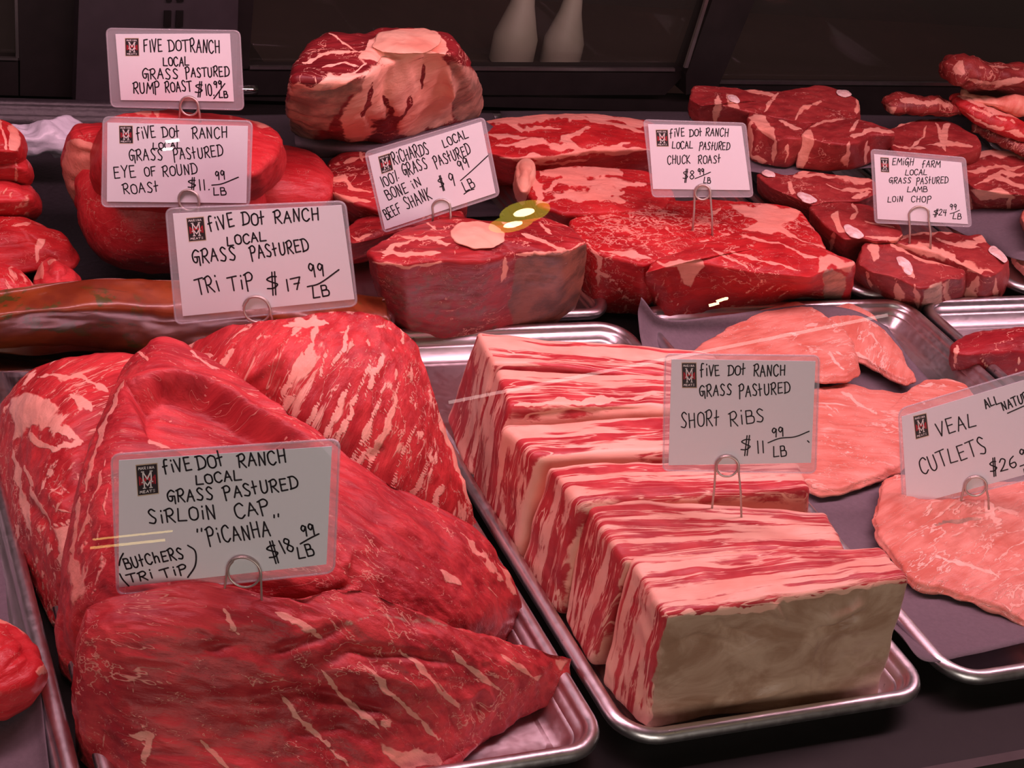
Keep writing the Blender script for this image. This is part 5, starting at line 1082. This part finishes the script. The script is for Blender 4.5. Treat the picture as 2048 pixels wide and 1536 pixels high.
sign('price sign for picanha, the nearest and largest card', (490, 1190), .113, [(238, 920), (664, 892), (653, 1128), (238, 1174)], [(222, 910), (679, 879), (668, 1146), (234, 1191)],
     [('fiVE', 329, 945, 386, 938, 30), ('DOt', 397, 939, 452, 930, 31), ('RANCH', 478, 934, 575, 924, 30), ('LOCAL', 393, 969, 485, 959, 23), ('GRASS', 337, 1004, 429, 998, 28), ('PAStURED', 450, 996, 598, 976, 28), ('SiRLOiN', 298, 1046, 435, 1036, 32), ('CAP', 473, 1036, 543, 1024, 32), ('"', 396, 1076, 412, 1074, 22), ('PiCANHA', 418, 1088, 543, 1071, 36), ('"', 550, 1047, 566, 1044, 20), ('$', 541, 1118, 562, 1112, 34), ('18', 567, 1107, 591, 1098, 33), ('99', 605, 1073, 633, 1068, 26), ('LB', 598, 1117, 630, 1110, 29), ('BUtChERS', 252, 1137, 370, 1115, 26), ('TRi', 259, 1165, 309, 1155, 21), ('TiP', 326, 1155, 377, 1143, 21)],
     [[(601, 1087), (620, 1076), (638, 1067)], [(247, 1106), (241, 1118), (239, 1130)], [(240, 1147), (246, 1158), (258, 1171)], [(376, 1090), (391, 1102), (391, 1130), (376, 1154)]], [(273, 931), (314, 927), (317, 985), (277, 990)], (490, 1142, 32, 448, 1187, 527, 1206), ink=4.0, push=.0)
sign('tilted price sign for beef shank, leaning behind the front shank with the round bone', (884, 440), .114, [(737, 312), (963, 243), (991, 386), (770, 459)], [(729, 305), (968, 235), (999, 391), (767, 466)],
     [('RiCHARDS', 788, 328, 860, 306, 26), ('LOCAL', 889, 296, 938, 274, 19), ('100%', 766, 374, 801, 360, 24), ('GRASS', 809, 352, 857, 336, 26), ('PAStURED', 872, 334, 943, 307, 24), ('BONE', 777, 401, 818, 383, 25), ('iN', 827, 378, 845, 369, 20), ('BEEF', 774, 439, 805, 424, 26), ('SHANK', 814, 419, 865, 396, 27), ('$', 881, 376, 891, 372, 22), ('9', 902, 373, 913, 370, 28), ('99', 920, 342, 941, 333, 22), ('LB', 931, 383, 951, 373, 23)],
     [[(921, 361), (945, 340), (976, 311)], [(928, 388), (938, 381), (948, 378)]], [(757, 314), (779, 307), (786, 339), (764, 347)], (884, 417, 18, 867, 437, 902, 437, 1), ink=2.6, push=.012)
sign('price sign for chuck roast, on a tall wire in the marbled chuck roast', (1406, 470), .078, [(1296, 248), (1483, 252), (1500, 380), (1306, 378)], [(1287, 240), (1491, 247), (1506, 394), (1305, 394)],
     [('fiVE', 1340, 274, 1370, 272, 19), ('DOt', 1379, 273, 1405, 272, 16), ('RANCH', 1411, 272, 1457, 272, 18), ('LOCAL', 1344, 297, 1386, 296, 16), ('PAStURED', 1398, 298, 1459, 300, 17), ('CHUCK', 1335, 328, 1381, 326, 20), ('ROASt', 1396, 327, 1442, 325, 18), ('$8', 1366, 358, 1389, 358, 20), ('99', 1396, 349, 1409, 348, 13), ('LB', 1407, 366, 1421, 366, 14)],
     [[(1390, 357), (1405, 351), (1421, 344)]], box4(1312, 260, 1335, 292, 2), (1405, 384, 15, 1386, 464, 1427, 472), ink=2.3, push=.0)
sign('price sign for lamb loin chop, the rightmost card of the rear row', (1842, 489), .058, [(1748, 308), (1923, 325), (1936, 448), (1755, 438)], [(1742, 299), (1931, 316), (1943, 454), (1750, 446)],
     [('EMiGH', 1784, 330, 1827, 330, 16), ('fARM', 1844, 334, 1880, 334, 15), ('LOCAL', 1810, 350, 1854, 350, 13), ('GRASS', 1778, 366, 1822, 366, 13), ('PAStURED', 1832, 368, 1896, 366, 15), ('LAMB', 1814, 384, 1854, 384, 13), ('LOiN', 1775, 404, 1806, 403, 13), ('CHOP', 1822, 404, 1862, 404, 14), ('$', 1866, 430, 1876, 430, 13), ('24', 1877, 430, 1893, 430, 14), ('99', 1899, 419, 1913, 419, 13), ('LB', 1905, 438, 1922, 438, 13)],
     [[(1900, 427), (1908, 425), (1919, 420)]], box4(1761, 315, 1777, 343, 1, 1), (1838, 432, 20, 1821, 487, 1863, 490, 1), ink=2.0, push=.0)
sign('price sign for short ribs, standing in the second slab', (1455, 1026), .100, [(1343, 718), (1631, 722), (1622, 925), (1337, 930)], [(1330, 709), (1639, 712), (1631, 947), (1326, 942)],
     [('fiVE', 1401, 752, 1440, 750, 27), ('DOt', 1456, 751, 1492, 749, 24), ('RANCH', 1507, 752, 1571, 750, 26), ('GRASS', 1400, 793, 1464, 789, 26), ('PAStURED', 1478, 794, 1580, 784, 27), ('SHORt', 1361, 855, 1440, 850, 36), ('RiBS', 1460, 852, 1530, 842, 33), ('$', 1482, 902, 1503, 900, 32), ('11', 1513, 907, 1530, 905, 30), ('99', 1544, 874, 1569, 871, 23), ('LB', 1547, 914, 1573, 910, 27)],
     [[(1536, 885), (1560, 876), (1590, 873), (1618, 862)], [(1615, 881), (1618, 884)]], box4(1364, 726, 1392, 774, 1), (1454, 931, 22, 1425, 1022, 1486, 1025), ink=3.0, push=.0)
sign('price sign for veal cutlets, tilted and cut off by the right edge', (1950, 1010), .026, [(1803, 833), (2205, 713), (2214, 905), (1814, 1012)], [(1797, 819), (2214, 694), (2226, 917), (1806, 1023)],
     [('VEAL', 1877, 874, 1954, 852, 36), ('ALL', 1972, 817, 2000, 805, 22), ('NATURAL', 2006, 820, 2080, 792, 22), ('CUTLETS', 1843, 947, 1976, 903, 40), ('$', 1981, 944, 1996, 940, 28), ('26', 2001, 942, 2036, 932, 30), ('99', 2042, 918, 2068, 910, 24), ('LB', 2050, 955, 2076, 947, 24)],
     [[(2015, 826), (2060, 806)], [(2040, 932), (2085, 915)]], [(1827, 833), (1852, 827), (1857, 870), (1832, 877)], (1950, 971, 21, 1920, 1008, 1980, 1008), ink=3.2, push=.0)
